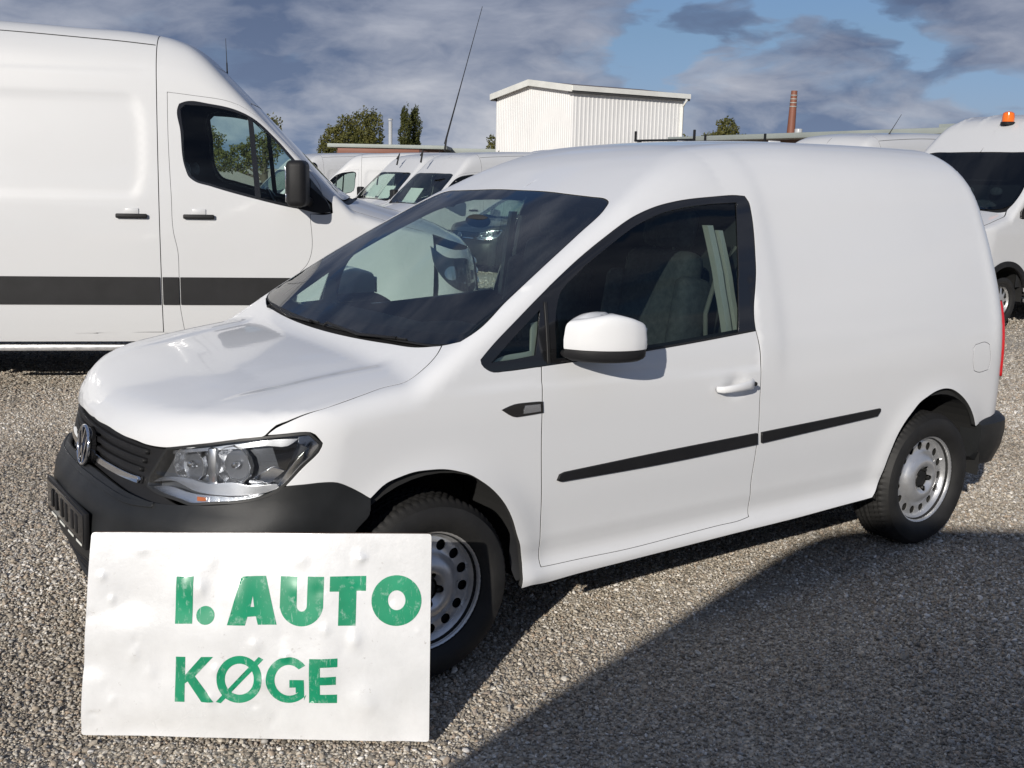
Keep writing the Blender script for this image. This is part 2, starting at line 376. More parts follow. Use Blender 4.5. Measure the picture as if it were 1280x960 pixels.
TR = dict(
 ws_left=[(0.923,-0.358,1.108),(0.946,-0.557,1.113),(0.975,-0.723,1.121),(0.992,-0.772,1.128),(1.017,-0.806,1.14),(1.052,-0.813,1.16),(1.216,-0.78,1.262),(1.396,-0.739,1.369),(1.571,-0.695,1.469),(1.736,-0.645,1.561),(1.786,-0.607,1.589),(1.803,-0.556,1.601),(1.802,-0.491,1.603),(1.802,-0.364,1.609),(1.807,-0.172,1.616),(1.805,-0.003,1.617)],
 hood_shut=[(0.98,-0.751,1.122),(0.946,-0.777,1.099),(0.918,-0.789,1.08),(0.859,-0.798,1.043),(0.793,-0.808,1.02),(0.737,-0.805,1.013),(0.659,-0.818,1.0),(0.586,-0.828,0.986),(0.488,-0.832,0.968),(0.442,-0.824,0.954),(0.406,-0.813,0.938),(0.375,-0.8,0.922),(0.346,-0.789,0.898)],
 hood_hl=[(0.346,-0.789,0.898),(0.285,-0.741,0.887),(0.213,-0.663,0.865),(0.133,-0.527,0.833)],
 hood_front=[(0.133,-0.527,0.833),(0.095,-0.424,0.826),(0.07,-0.32,0.827),(0.058,-0.235,0.832),(0.049,-0.113,0.836),(0.046,-0.003,0.836)],
 hl=[(0.13,-0.521,0.832),(0.213,-0.662,0.866),(0.285,-0.741,0.887),(0.346,-0.789,0.898),(0.403,-0.823,0.905),(0.449,-0.846,0.909),(0.462,-0.852,0.908),(0.494,-0.867,0.874),(0.491,-0.867,0.863),(0.435,-0.852,0.802),(0.383,-0.833,0.745),(0.351,-0.817,0.721),(0.305,-0.791,0.703),(0.27,-0.766,0.695),(0.2,-0.698,0.683),(0.153,-0.639,0.673),(0.134,-0.6,0.678),(0.089,-0.491,0.69),(0.082,-0.46,0.698),(0.085,-0.458,0.713),(0.109,-0.487,0.779)],
 bump_top=[(0.383,-0.833,0.745),(0.437,-0.857,0.75),(0.495,-0.873,0.752),(0.537,-0.88,0.747),(0.579,-0.882,0.726),(0.615,-0.885,0.703),(0.643,-0.89,0.682)],
 front_arch=[(0.643,-0.89,0.682),(0.702,-0.891,0.725),(0.746,-0.893,0.738),(0.796,-0.894,0.747),(0.852,-0.896,0.747),(0.904,-0.898,0.743),(0.964,-0.9,0.727),(1.004,-0.901,0.711),(1.047,-0.902,0.683),(1.082,-0.902,0.656),(1.122,-0.902,0.617),(1.154,-0.9,0.575),(1.183,-0.897,0.524),(1.204,-0.893,0.471),(1.223,-0.887,0.42),(1.236,-0.884,0.361),(1.226,-0.896,0.317),(1.217,-0.896,0.266)],
 sill=[(1.217,-0.896,0.266),(1.401,-0.883,0.263),(1.697,-0.885,0.27),(1.978,-0.886,0.275),(2.282,-0.886,0.28),(2.661,-0.886,0.285),(2.916,-0.886,0.293),(3.12,-0.891,0.303)],
 rear_arch=[(3.12,-0.891,0.303),(3.157,-0.889,0.337),(3.185,-0.884,0.384),(3.202,-0.893,0.442),(3.228,-0.898,0.513),(3.255,-0.901,0.573),(3.297,-0.902,0.627),(3.348,-0.903,0.673),(3.396,-0.901,0.708),(3.453,-0.9,0.731),(3.519,-0.898,0.75),(3.588,-0.896,0.755),(3.646,-0.895,0.745),(3.7,-0.895,0.721),(3.75,-0.894,0.689),(3.796,-0.893,0.65),(3.841,-0.891,0.598),(3.876,-0.887,0.543)],
 rbump=[(3.876,-0.887,0.543),(3.942,-0.876,0.56),(4.019,-0.868,0.57)],
 door_front=[(1.317,-0.884,0.331),(1.309,-0.885,0.532),(1.297,-0.892,0.764),(1.297,-0.89,0.931),(1.301,-0.878,1.048)],
 door_bot=[(1.317,-0.884,0.331),(1.509,-0.881,0.326),(1.696,-0.883,0.323),(1.979,-0.881,0.329),(2.195,-0.879,0.334),(2.308,-0.879,0.335),(2.365,-0.876,0.341)],
 door_rear=[(2.365,-0.876,0.341),(2.366,-0.871,0.39),(2.358,-0.883,0.495),(2.361,-0.889,0.596),(2.367,-0.892,0.691),(2.363,-0.893,0.825),(2.362,-0.89,0.953),(2.36,-0.884,1.016),(2.354,-0.877,1.063),(2.346,-0.869,1.102)],
 win_out=[(1.301,-0.878,1.048),(1.145,-0.878,1.044),(1.107,-0.878,1.045),(1.083,-0.876,1.055),(1.063,-0.872,1.074),(1.061,-0.869,1.087),(1.082,-0.866,1.106),(1.231,-0.84,1.214),(1.4,-0.806,1.325),(1.525,-0.781,1.4),(1.64,-0.76,1.461),(1.828,-0.729,1.546),(1.926,-0.719,1.575),(2.032,-0.712,1.594),(2.223,-0.704,1.611),(2.362,-0.7,1.618),(2.409,-0.702,1.615),(2.422,-0.714,1.594),(2.422,-0.73,1.557),(2.393,-0.799,1.356),(2.346,-0.869,1.102),(2.058,-0.874,1.083),(1.878,-0.876,1.072),(1.768,-0.877,1.068),(1.516,-0.878,1.056),(1.301,-0.878,1.048)],
 qglass=[(1.103,-0.872,1.076),(1.206,-0.855,1.155),(1.321,-0.834,1.235),(1.307,-0.851,1.173),(1.282,-0.871,1.087),(1.196,-0.872,1.08)],
 mglass=[(1.368,-0.875,1.07),(1.392,-0.835,1.234),(1.418,-0.82,1.287),(1.5,-0.802,1.346),(1.655,-0.774,1.433),(1.827,-0.746,1.515),(1.935,-0.733,1.549),(2.042,-0.725,1.569),(2.216,-0.718,1.586),(2.355,-0.714,1.592),(2.32,-0.769,1.447),(2.252,-0.87,1.097),(2.059,-0.873,1.089),(1.879,-0.875,1.078),(1.625,-0.877,1.064)],
 qsep=[(1.319,-0.878,1.052),(1.36,-0.826,1.265),(1.383,-0.822,1.28),(1.345,-0.878,1.05)],
 strip_f=[(1.368,-0.89,0.639),(1.377,-0.891,0.658),(1.398,-0.891,0.664),(1.824,-0.893,0.679),(2.353,-0.892,0.691),(2.359,-0.891,0.647),(1.828,-0.891,0.635),(1.382,-0.89,0.634)],
 strip_r=[(2.381,-0.892,0.691),(3.119,-0.893,0.711),(3.12,-0.893,0.702),(3.102,-0.892,0.681),(2.386,-0.891,0.649)],
 marker=[(1.13,-0.89,0.914),(1.181,-0.89,0.927),(1.237,-0.89,0.928),(1.297,-0.89,0.926),(1.299,-0.892,0.888),(1.204,-0.891,0.885),(1.188,-0.891,0.885)],
 handle=[(2.124,-0.893,0.892),(2.224,-0.893,0.896),(2.321,-0.893,0.899),(2.225,-0.893,0.87),(2.213,-0.891,0.94)],
 fuel=[(3.807,-0.882,0.873),(3.81,-0.881,0.93),(3.825,-0.879,0.943),(3.921,-0.876,0.946),(3.943,-0.876,0.935),(3.954,-0.877,0.837),(3.942,-0.878,0.811),(3.852,-0.881,0.808),(3.824,-0.882,0.818),(3.811,-0.882,0.85)],
 grille_bot=[(0.082,-0.46,0.698),(0.059,-0.383,0.701),(0.025,-0.104,0.71),(0.028,0.146,0.716)],
 grille_low=[(0.153,-0.64,0.672),(0.081,-0.515,0.661),(0.049,-0.413,0.665),(0.026,-0.271,0.675),(0.016,-0.134,0.682)],
 plate=[(-0.029,0.273,0.579),(-0.034,-0.241,0.574),(-0.04,-0.261,0.513),(-0.046,0.213,0.462)],
)

# ================================================================== the small white van
class SmallVanBody:
    wp = staticmethod(curve([-.2, .3, .5, .9, 1.5, 2.5, 3.6, 4.0, 4.4], [.84, .865, .878, .888, .893, .893, .888, .875, .85]))
    tum = staticmethod(curve([.15, .25, .309, .336, .44, .6, .8, .95, 1.05, 1.12, 1.25, 1.45, 1.6, 1.75, 1.9], [.05, .010, .002, .021, .018, .004, 0, .003, .014, .028, .062, .125, .18, .245, .32]))
    roof = staticmethod(curve([0, 1.2, 1.6, 1.8, 1.95, 2.15, 2.4, 2.75, 3.2, 3.8, 4.4], [1.5, 1.56, 1.63, 1.695, 1.75, 1.793, 1.824, 1.848, 1.853, 1.848, 1.83]))
    hood = staticmethod(curve([0, .05, .12, .3, .5, .7, .9, 1.1], [.83, .88, .918, .98, 1.02, 1.052, 1.077, 1.095]))
    fs = staticmethod(curve([.1, .22, .3, .4, .55, .62, .68, .75, .86, .95], [.14, .03, -.02, -.05, -.053, -.035, .01, .03, .05, .08]))
    cf = staticmethod(curve([0, .2, .4, .6, .7, .8, .88, .95], [0, .01, .045, .125, .19, .30, .46, .75]))
    rs = staticmethod(curve([.2, .5, 1.0, 1.3, 1.5, 1.7, 1.9], [4.225, 4.22, 4.21, 4.18, 4.15, 4.11, 4.02]))
    arch = [(.878, .335), (3.56, .335)]
    def W(s, x, z):
        w = s.wp(x) - s.tum(z)
        for ax, az in s.arch:
            r = np.hypot(x - ax, z - az); w = w + .014 * np.exp(-np.maximum(r - .37, 0) ** 2 / .0045) * (z < 1.0)
        w = w - .013 * np.exp(-((x - 2.222) / .045) ** 2 - ((z - .896) / .036) ** 2)      # finger scoop behind the handle
        w = w - .0045 / (1 + np.exp(-(z - .985 + .03 * (x - 1.3)) / .004)) * (z < 1.3) / (1 + np.exp(-(x - 1.0) / .05)) / (1 + np.exp((x - 2.36) / .004))   # shoulder crease
        # pressed recess of the cargo panel, its upright bead right behind the door
        w = w - .007 / (1 + np.exp(-(x - 2.49) / .018)) / (1 + np.exp(-(z - .93) / .03)) / (1 + np.exp((x - 3.99) / .02))
        return w
    def F(s, P):
        x, y, z = P[..., 0], np.abs(P[..., 1]), P[..., 2]
        side = y - s.W(x, z)
        ws = 1.10 + (x - .90) * .63 - .065 * (x - .9) ** 2 - .05 * y ** 2
        hood = s.hood(x) - .035 * y ** 2 - .05 * y ** 4 - .012 / (1 + np.exp((y - .50 - .12 * x) / .014)) * np.clip((x - .15) * 3, 0, 1)
        T = smin(s.roof(x) - .04 * y ** 2 - .12 * y ** 4, smax(hood, ws, .02), .06)
        front = s.fs(z) + s.cf(y) - x
        rear = x - (s.rs(z) - .10 * y ** 2)
        f = smax(side, (z - T) * .9, np.interp(x, [.9, 1.3, 1.8, 2.3], [.06, .05, .08, .2]))
        f = smax(f, front * .9, .05); return smax(f, rear, .14)
def section(B, x, off=0., z0=1.0, n=40, zmin=.28):
    """outline (y,z) of the body at x, pushed inwards by off"""
    a = np.linspace(-math.pi / 2, math.pi * 1.5, n, endpoint=False); D = np.c_[0 * a, np.cos(a), np.sin(a)]; O = np.tile([x, 0, z0], (n, 1)).astype(float)
    lo = np.zeros(n); hi = np.full(n, 2.5)
    for _ in range(30):
        m = (lo + hi) / 2; f = B.F(O + D * m[:, None]) < -off; lo = np.where(f, m, lo); hi = np.where(f, hi, m)
    P = O + D * lo[:, None]; P[:, 2] = np.maximum(P[:, 2], zmin); return P

def build_wheel(parent, x, y, z, R=.3175, rr=.203, wd=.195, side=-1, holes=16, style='steel', rimmat='rim_steel', steer=0., spin=0.):
    """wheel lying with its outer face towards -Y (side=-1)"""
    w = bpy.data.objects.new('wheel', None); COL.objects.link(w); w.parent = parent; w.location = (x, y, z); w.rotation_euler = (0, spin, steer + (0 if side < 0 else math.pi)); w.empty_display_size = .1
    key = (R, rr, wd, holes, style)
    if key not in WHEELS:
        h = wd / 2; n = 210; prof = []
        sw = [(rr - .006, .004), (rr + .004, -.004), (rr + .018, -.012), (rr + .035, -.0165), (rr + .060, -.0165), (rr + .080, -.009), (R - .018, .004), (R - .008, .013), (R - .003, .021)]
        tread = [.021, .030, .034, .042, .055, .059, .067, .085, .089, .1, .108, .112, .13, .138, .142, .155, .163, .167, .176]
        pts = [(r, d) for r, d in sw] + [(R, d * wd / .195) for d in tread[1:]] + [(r, wd - d) for r, d in reversed(sw)]
        grooves = {3, 6, 9, 12, 15}
        V = []; m = len(pts)
        for k in range(n):
            a = 2 * math.pi * k / n
            for i, (r, d) in enumerate(pts):
                ti = i - len(sw) + 1; rad = r
                if 0 < ti < len(tread):
                    if ti in grooves: rad -= .008
                    elif k % 3 == (ti // 3) % 3: rad -= .005
                elif i in (7, 8, m - 8, m - 9) and k % 3 == 0: rad -= .004
                V.append((rad * math.cos(a), d, rad * math.sin(a)))
        F = [(k * m + i, k * m + i + 1, ((k + 1) % n) * m + i + 1, ((k + 1) % n) * m + i) for k in range(n) for i in range(m - 1)]
        ty = mesh(V, F); ty.set_sharp_from_angle(angle=R_(28))
        def depth(r):
            if style == 'steel': return np.interp(r, [0, .030, .046, .056, .068, .088, .108, .120, .132, .160, .170, .176, .182, .186, .190, .1945, .200, .2035], [.030, .030, .030, .018, .012, .014, .026, .040, .046, .047, .050, .040, .034, .030, .014, .012, .010, .004]) * (1 if True else 1)
            return np.interp(r / rr, [0, .2, .5, .8, .88, .93, 1.0], [.010, .008, .014, .026, .040, .012, .002])
        sc = rr / .2035; out = [(rr * math.cos(2 * math.pi * i / 120), rr * math.sin(2 * math.pi * i / 120)) for i in range(120)]; hl = []
        if style == 'steel':
            for k in range(holes):
                a = 2 * math.pi * k / holes; c = (.148 * sc * math.cos(a), .148 * sc * math.sin(a))
                hl.append([(c[0] + .0185 * sc * math.cos(a) * math.cos(b) - .0175 * sc * math.sin(a) * math.sin(b), c[1] + .0185 * sc * math.sin(a) * math.cos(b) + .0175 * sc * math.cos(a) * math.sin(b)) for b in np.linspace(0, 2 * math.pi, 14, endpoint=False)])
            star = []
            for i in range(60):
                b = 2 * math.pi * i / 60; r = .043 + .017 * max(0, math.cos(5 * b)) ** .6; star.append((r * sc * math.cos(b), r * sc * math.sin(b)))
            hl.append(star)
        else:
            for k in range(holes):
                a = 2 * math.pi * k / holes; q = []
                for rr_, da in ((.48, -.12), (.62, -.2), (.80, -.19), (.84, 0), (.80, .19), (.62, .2), (.48, .12), (.44, 0)): q.append((rr * rr_ * math.cos(a + da), rr * rr_ * math.sin(a + da)))
                hl.append(q)
        rings = [out] + hl; V2 = []; E = []
        for l in rings: s = len(V2); V2 += l; E += [(s + i, s + (i + 1) % len(l)) for i in range(len(l))]
        P0 = [np.array(l) for l in rings]
        for r in np.array([.052, .060, .068, .078, .088, .098, .108, .116, .124, .130, .168, .166, .170, .176, .179, .182, .186, .190, .1945, .200]) * sc:
            for i in range(84):
                q = np.array([[r * math.cos(2 * math.pi * i / 84), r * math.sin(2 * math.pi * i / 84)]])
                if not any(inside(q, l)[0] or dist_poly(q, l)[0] < .003 for l in P0[1:]): V2.append(tuple(q[0]))
        rs = delaunay_2d_cdt([Vector(v) for v in V2], E, [], 0, 1e-7); P2 = np.array([tuple(v) for v in rs[0]]); F2 = np.array([tuple(f) for f in rs[2]]); c = P2[F2].mean(1); ok = inside(c, P0[0])
        for l in P0[1:]: ok &= ~inside(c, l)
        F2 = F2[ok]; r = np.hypot(P2[:, 0], P2[:, 1]); dep = depth(r / sc if style == 'steel' else r)
        V3 = [(p[0], d, p[1]) for p, d in zip(P2, dep)]; F3 = []
        for f in F2:
            a, b, c_ = [np.array(V3[i]) for i in f]; nn = np.cross(b - a, c_ - a); F3.append(tuple(f) if nn[1] < 0 else tuple(f[::-1]))
        # thickness at the holes
        inv = {}
        for new, os_ in enumerate(rs[3]):
            for o_ in os_: inv[o_] = new
        s = len(out)
        for l in hl:
            idx = [inv[s + i] for i in range(len(l))]; s += len(l); b0 = len(V3); V3 += [(V3[i][0], V3[i][1] + .004, V3[i][2]) for i in idx]; n_ = len(l)
            F3 += [(idx[i], idx[(i + 1) % n_], b0 + (i + 1) % n_, b0 + i) for i in range(n_)]
        rim = mesh(V3, F3); rim.set_sharp_from_angle(angle=R_(32))
        back = lathe_mesh([(0, .075), (rr * .86, .075), (rr * .90, .03), (rr * .985, .004)], 60); hubm = bmesh.new()
        bmesh.ops.create_cone(hubm, cap_ends=True, segments=24, radius1=.068 * sc, radius2=.034 * sc, depth=.05, matrix=Matrix.Translation((0, .055, 0)) @ Matrix.Rotation(math.pi / 2, 4, 'X'))
        for k in range(5):
            a = 2 * math.pi * k / 5; bmesh.ops.create_cone(hubm, cap_ends=True, segments=6, radius1=.0085, radius2=.008, depth=.022, matrix=Matrix.Translation((.042 * sc * math.cos(a), .030, .042 * sc * math.sin(a))) @ Matrix.Rotation(math.pi / 2, 4, 'X'))
        hub = bm_mesh(hubm, angle=30)
        for me_, mt in ((ty, 'rubber'), (rim, rimmat), (back, 'arch_liner'), (hub, 'bolt_steel')): me_.materials.append(MATS[mt])
        WHEELS[key] = (ty, rim, back, hub)
    ty, rim, back, hub = WHEELS[key]
    for nm, me_ in (('tyre', ty), ('rim', rim), ('rim_well', back), ('hub', hub)): link(nm, me_, None, w)
    return w
WHEELS = {}

def arch_liner(parent, x, z, R=.392, y0=-.874, y1=-.52, both=True):
    for s in (1, -1):
        V = []; F = []; n = 26
        for k in range(n):
            a = -.12 + (math.pi + .24) * k / (n - 1)
            for y in (y0, y1): V.append((x + R * math.cos(a), y * s, z + R * math.sin(a)))
        for k in range(n - 1): F.append((2 * k, 2 * k + 1, 2 * k + 3, 2 * k + 2))
        F.append(tuple(2 * k + 1 for k in range(n)))
        for k in range(n):      # collar closing the gap behind the wing
            a = -.12 + (math.pi + .24) * k / (n - 1); V.append((x + (R + .07) * math.cos(a), (y0 + .016) * s, z + (R + .07) * math.sin(a)))
        for k in range(n - 1):
            if .9 < -.12 + (math.pi + .24) * k / (n - 1) < 2.15: F.append((2 * k, 2 * k + 2, 2 * n + k + 1, 2 * n + k))
        link('arch_liner', mesh(V, F, smooth=False), 'arch_liner', parent)

def build_small_van():
    B = SmallVanBody(); K = {k: [np.array(p) for p in v] for k, v in TR.items()}
    root = thing('delivery_van', 'white compact panel van with dark unpainted bumper, in the foreground behind the metal sign', 'van')
    DC = Dom('C', .9); s2, t2, c2 = DS.to2, DT.to2, DC.to2
    L = lambda *a: np.concatenate([np.array(x).reshape(-1, 3) for x in a])
    # ---- body shell: fender, pillar, roof, cargo side, sill in one skin per half
    bs = np.linspace(K['rbump'][-1][1] + K['rbump'][-1][2] + .03, 1.80, 24)
    xr = []
    for b in bs:
        z = .55 + (b + .32) / 2.12 * 1.30; xr.append((float(B.rs(z)) - .115 if b < 1.2 else float(B.rs(z)) - .10 + .04 * (b - 1.2), b))
    wsE = K['ws_left']; ws_side = wsE[3:]            # corner -> centre top
    cx_ = np.linspace(xr[-1][0], 1.82, 24); cz_ = solve(B, np.c_[cx_, 0 * cx_, 0 * cx_ + 4], np.tile([0, 0, -1.], (24, 1)), 1.5, 3)[:, 2] + .0029
    outer = np.concatenate([np.array([(1.805, 1.617)]), s2(L(ws_side[::-1]))[1:], s2(L(K['hood_shut'])), s2(L(K['hl'][4:11])), s2(L(K['bump_top'][1:])),
                            s2(L(K['front_arch'][1:])), s2(L(K['sill'][1:])), s2(L(K['rear_arch'][1:])), s2(L(K['rbump'][1:])), np.array(xr), np.array([(x, z) for x, z in zip(cx_, cz_)])])
    outer[0] = (1.805, cz_[-1] - .004)
    wout = K['win_out']; opening = s2(L(K['door_front'], wout[1:21], K['door_rear'][::-1], K['door_bot'][::-1]))
    fuel = s2(L(K['fuel']))
    panel(B, 'body', DS, outer, [opening, fuel], parent=root, sym='join', step=.034, flange=.022)
    # ---- doors
    belt = L(K['door_front'], wout[24:21:-1], wout[20:21])
    dpoly = s2(L(K['door_front'], wout[24:20:-1], wout[20:21], K['door_rear'][::-1][1:], K['door_bot'][::-1]))
    for side in ('one', 'right'):
        d = panel(B, 'door', DS, dpoly, parent=root, sym=side, step=.03, flange=.02)
        fr = panel(B, 'window_frame', DS, s2(L(wout)), [s2(L(K['qglass'])), s2(L(K['mglass']))], mat='gloss_black', parent=d, sym=side, step=.03, gap=.001, off=-.0025, flange=.01)
        panel(B, 'quarter_glass', DS, s2(L(K['qglass'])), mat='side_glass', parent=d, sym=side, gap=-.004, off=-.008, flange=0)
        panel(B, 'side_glass', DS, s2(L(K['mglass'])), mat='side_glass', parent=d, sym=side, gap=-.004, off=-.009, flange=0)
        panel(B, 'window_seal', DS, s2(L([(1.385, -.875, 1.060), (1.625, -.877, 1.066), (1.879, -.875, 1.080), (2.059, -.873, 1.091), (2.335, -.87, 1.112), (2.335, -.87, 1.101), (2.059, -.873, 1.080), (1.879, -.875, 1.069), (1.625, -.877, 1.055), (1.385, -.875, 1.050)])), mat='rubber_seal', parent=d, sym=side, step=.02, off=.004, flange=.006)
        panel(B, 'door_strip', DX, DX.to2(L(K['strip_f'])), mat='black_plastic', parent=d, sym=side, step=.02, gap=0, off=.010, flange=.012, crown=.003, corner=12)
        panel(B, 'window_divider', DS, s2(L([(1.328, -.878, 1.055), (1.343, -.83, 1.262), (1.352, -.83, 1.262), (1.338, -.878, 1.055)])), mat='rubber_seal', parent=d, sym=side, step=.02, gap=0, off=.002, flange=.006)
        # pull handle
        s = 1 if side == 'one' else -1
        hp = [(2.108, -.906, .893), (2.125, -.925, .893), (2.16, -.936, .896), (2.20, -.940, .899), (2.25, -.938, .902), (2.28, -.930, .903), (2.302, -.906, .902)]
        bm = bmesh.new(); V = []
        for i, q in enumerate(hp):
            t = i / (len(hp) - 1); hh = (.011, .0135, .0145, .016, .018, .020, .017)[i]; th = .008
            ring = [bm.verts.new((q[0], (q[1] + th * math.cos(a) * -1) * s, q[2] + hh * math.sin(a))) for a in np.linspace(0, 2 * math.pi, 12, endpoint=False)]; V.append(ring)
        for a, b in zip(V, V[1:]):
            for i in range(12): bm.faces.new((a[i], a[(i + 1) % 12], b[(i + 1) % 12], b[i]))
        bm.faces.new(V[0]); bm.faces.new(V[-1][::-1])
        h = link('door_handle', bm_mesh(bm, True), 'white_paint', d)
        bm = bmesh.new(); bmesh.ops.create_cone(bm, cap_ends=True, segments=16, radius1=.009, radius2=.008, depth=.006, matrix=Matrix.Translation((2.286, -.936 * s, .9035)) @ Matrix.Rotation(math.pi / 2, 4, 'X'))
        link('key_hole', bm_mesh(bm), 'bolt_steel', d)
    panel(B, 'fuel_flap', DS, fuel, parent=root, gap=.002, flange=.01)
    panel(B, 'side_strip', DX, DX.to2(L(K['strip_r'])), mat='black_plastic', parent=root, sym='both', step=.02, gap=0, off=.010, flange=.012, crown=.003, corner=12)
    # ---- marker behind the arch
    for side in ('one', 'right'):
        mk = panel(B, 'side_marker', DX, DX.to2(L(K['marker'])), mat='gloss_black', parent=root, sym=side, step=.015, gap=0, off=.004, flange=.006, crown=.001)
        panel(B, 'marker_lens', DX, [(1.215, .893), (1.222, .920), (1.285, .919), (1.287, .894)], mat='lamp_chrome', parent=mk, sym=side, step=.01, gap=0, off=.0055, flange=.001)
    # ---- bonnet
    hf = t2(L(K['hood_front'][::-1])); hh = t2(L(K['hood_hl'][::-1])); hs = t2(L(K['hood_shut'][::-1]))
    hf = hf - [.0028, 0]; hh = hh + np.array([[-.0026, -.001]])
    half = [(.0432, -.0)] + [tuple(q) for q in hf[1:]] + [tuple(q) for q in hh[1:]] + [tuple(q) for q in hs[1:]] + [(.945, -.66), (.918, -.5), (.895, -.3), (.884, -.12), (.882, 0.)]
    hood = panel(B, 'bonnet', DT, mir(half), parent=root, step=.034, flange=.02)
    # ---- cowl, windscreen with its black border
    wsl = [(.905, 0), (.910, -.18)] + [tuple(q) for q in t2(L(wsE))]; wsl[-1] = (1.806, 0.)
    panel(B, 'cowl', DT, mir([(.85, 0), (.87, -.3), (.90, -.55), (.95, -.735), (.985, -.75), (.975, -.62), (.95, -.4), (.93, 0)]), mat='black_plastic', parent=root, off=-.022, flange=0, step=.04)
    inner = inset_poly(smooth_poly(mir(wsl)), .036)
    inner[:, 0] = np.where(inner[:, 0] < 1.10, inner[:, 0] + .02, inner[:, 0])
    ws = panel(B, 'windscreen', DT, mir(wsl), mat='windscreen_glass', parent=root, step=.05, gap=.004, off=-.002, flange=0)
    panel(B, 'screen_border', DT, mir(wsl), [inner], mat='gloss_black', parent=ws, step=.03, gap=.003, hole_gap=0, off=-.006, flange=0)
    panel(B, 'screen_seal', DT, mir(wsl), [inset_poly(smooth_poly(mir(wsl)), .007)], mat='rubber_seal', parent=ws, step=.03, gap=.0, hole_gap=0, off=-.0035, flange=.004)
    # ---- grille, slats, chrome strip
    gl = L(K['grille_low']); hfr = L(K['hood_front'])
    gtop = [(.052, 0, .822), (.055, -.12, .823), (.068, -.235, .82), (.08, -.32, .816), (.105, -.425, .815), (.13, -.49, .82)]
    gh = L(gtop, [(.108, -.487, .779), (.085, -.452, .713), (.082, -.46, .698), (.095, -.50, .688), (.134, -.59, .672)], [gl[0], gl[1], gl[2], gl[3], gl[4], (.016, 0, .684)])
    c = c2(gh); gp = [tuple(q) for q in c]; gfull = gp + [(-q[0], q[1]) for q in reversed(gp)]
    gr = panel(B, 'grille', DC, gfull, mat='black_plastic', parent=root, step=.03, gap=.001, off=-.022, flange=.03)
    def bar(z0, z1, ymax, name, mat, off, dz=0.):
        q = []
        ys = np.linspace(0, ymax, 8)
        lo = [(.03, -y, z0 + dz * y) for y in ys]; hi = [(.03, -y, z1 + dz * y) for y in ys[::-1]]
        l = c2(np.array(lo + hi)); a = [tuple(v) for v in l]; full = [tuple(v) for v in l[len(ys):]] + [(-v[0], v[1]) for v in l[len(ys):][::-1]] + [(-v[0], v[1]) for v in l[:len(ys)][::-1]] + [tuple(v) for v in l[:len(ys)]]
        full = [(-v[0], v[1]) for v in l[:len(ys)][::-1]] + [tuple(v) for v in l[:len(ys)]] + [tuple(v) for v in l[len(ys):]] + [(-v[0], v[1]) for v in l[len(ys):][::-1]]
        return panel(B, name, DC, full, mat=mat, parent=gr, step=.02, gap=0, off=off, flange=.02, crown=.002)
    bar(.793, .806, .452, 'grille_slat', 'black_plastic', -.005); bar(.764, .776, .44, 'grille_slat', 'black_plastic', -.004)
    bar(.736, .748, .425, 'grille_slat', 'black_plastic', -.004); bar(.704, .722, .43, 'chrome_strip', 'chrome', .002, -.008)
    # ---- emblem: ring with two stacked letters
    em = bpy.data.objects.new('emblem', None); COL.objects.link(em); em.parent = root; em.location = (.006, 0, .742); em.rotation_euler = (0, R_(9), 0); em.empty_display_size = .05
    ring = [(0, .066 * math.cos(a), .066 * math.sin(a)) for a in np.linspace(0, 2 * math.pi, 48, endpoint=False)]
    tube('emblem_ring', ring, .0062, 'chrome', em, 8, True)
    bm = bmesh.new(); bmesh.ops.create_cone(bm, cap_ends=True, segments=40, radius1=.066, radius2=.066, depth=.02, matrix=Matrix.Translation((.014, 0, 0)) @ Matrix.Rotation(math.pi / 2, 4, 'Y')); link('emblem_back', bm_mesh(bm, angle=40), 'gloss_black', em)
    bm = bmesh.new()
    def stroke(pts, w=.0088):
        for a, b in zip(pts, pts[1:]):
            d = Vector((0, b[0] - a[0], b[1] - a[1])); m = Vector((-.002, (a[0] + b[0]) / 2, (a[1] + b[1]) / 2)); ang = math.atan2(d.z, d.y)
            add_box(bm, (0, 0, 0), (.008, d.length + w * .5, w), mat4=Matrix.Translation(m) @ Matrix.Rotation(ang, 4, 'X'))
    stroke([(-.022, .060), (0, .010), (.022, .060)]); stroke([(-.052, .036), (-.022, -.052), (0, -.004), (.022, -.052), (.052, .036)])
    link('emblem_letters', bm_mesh(bm), 'chrome', em)
    # ---- headlights
    hl = L(K['hl']); hc = c2(hl)
    for side in ('one', 'right'):
        s = 1 if side == 'one' else -1
        H = panel(B, 'headlight', DC, hc, mat='lamp_dark', parent=root, sym=side, step=.02, gap=.003, off=-.050, flange=0)
        panel(B, 'lamp_rim', DC, hc, [inset_poly(smooth_poly(hc, 30, .012), .0075)], mat='rubber_seal', parent=H, sym=side, step=.02, gap=.001, hole_gap=0, off=.0005, flange=.06)
        panel(B, 'lamp_lens', DC, hc, mat='lens_glass', parent=H, sym=side, step=.02, gap=.006, off=.001, flange=0)
        q = lambda pts: c2(np.array(pts))
        # chrome brow along the top, fin at the outer end, lower strip
        panel(B, 'lamp_brow', DC, q([(.13, -.53, .822), (.215, -.664, .853), (.29, -.745, .873), (.36, -.797, .886), (.43, -.835, .890), (.40, -.823, .868), (.35, -.79, .868), (.285, -.741, .858), (.21, -.663, .842), (.13, -.53, .812)]), mat='lamp_chrome', parent=H, sym=side, step=.015, gap=0, off=-.02, flange=.02)
        panel(B, 'lamp_fin', DC, q([(.43, -.838, .896), (.462, -.852, .900), (.488, -.864, .872), (.435, -.852, .806), (.385, -.833, .752), (.365, -.823, .748), (.40, -.836, .800), (.452, -.855, .862), (.43, -.838, .878)]), mat='chrome', parent=H, sym=side, step=.015, gap=0, off=-.006, flange=.02)
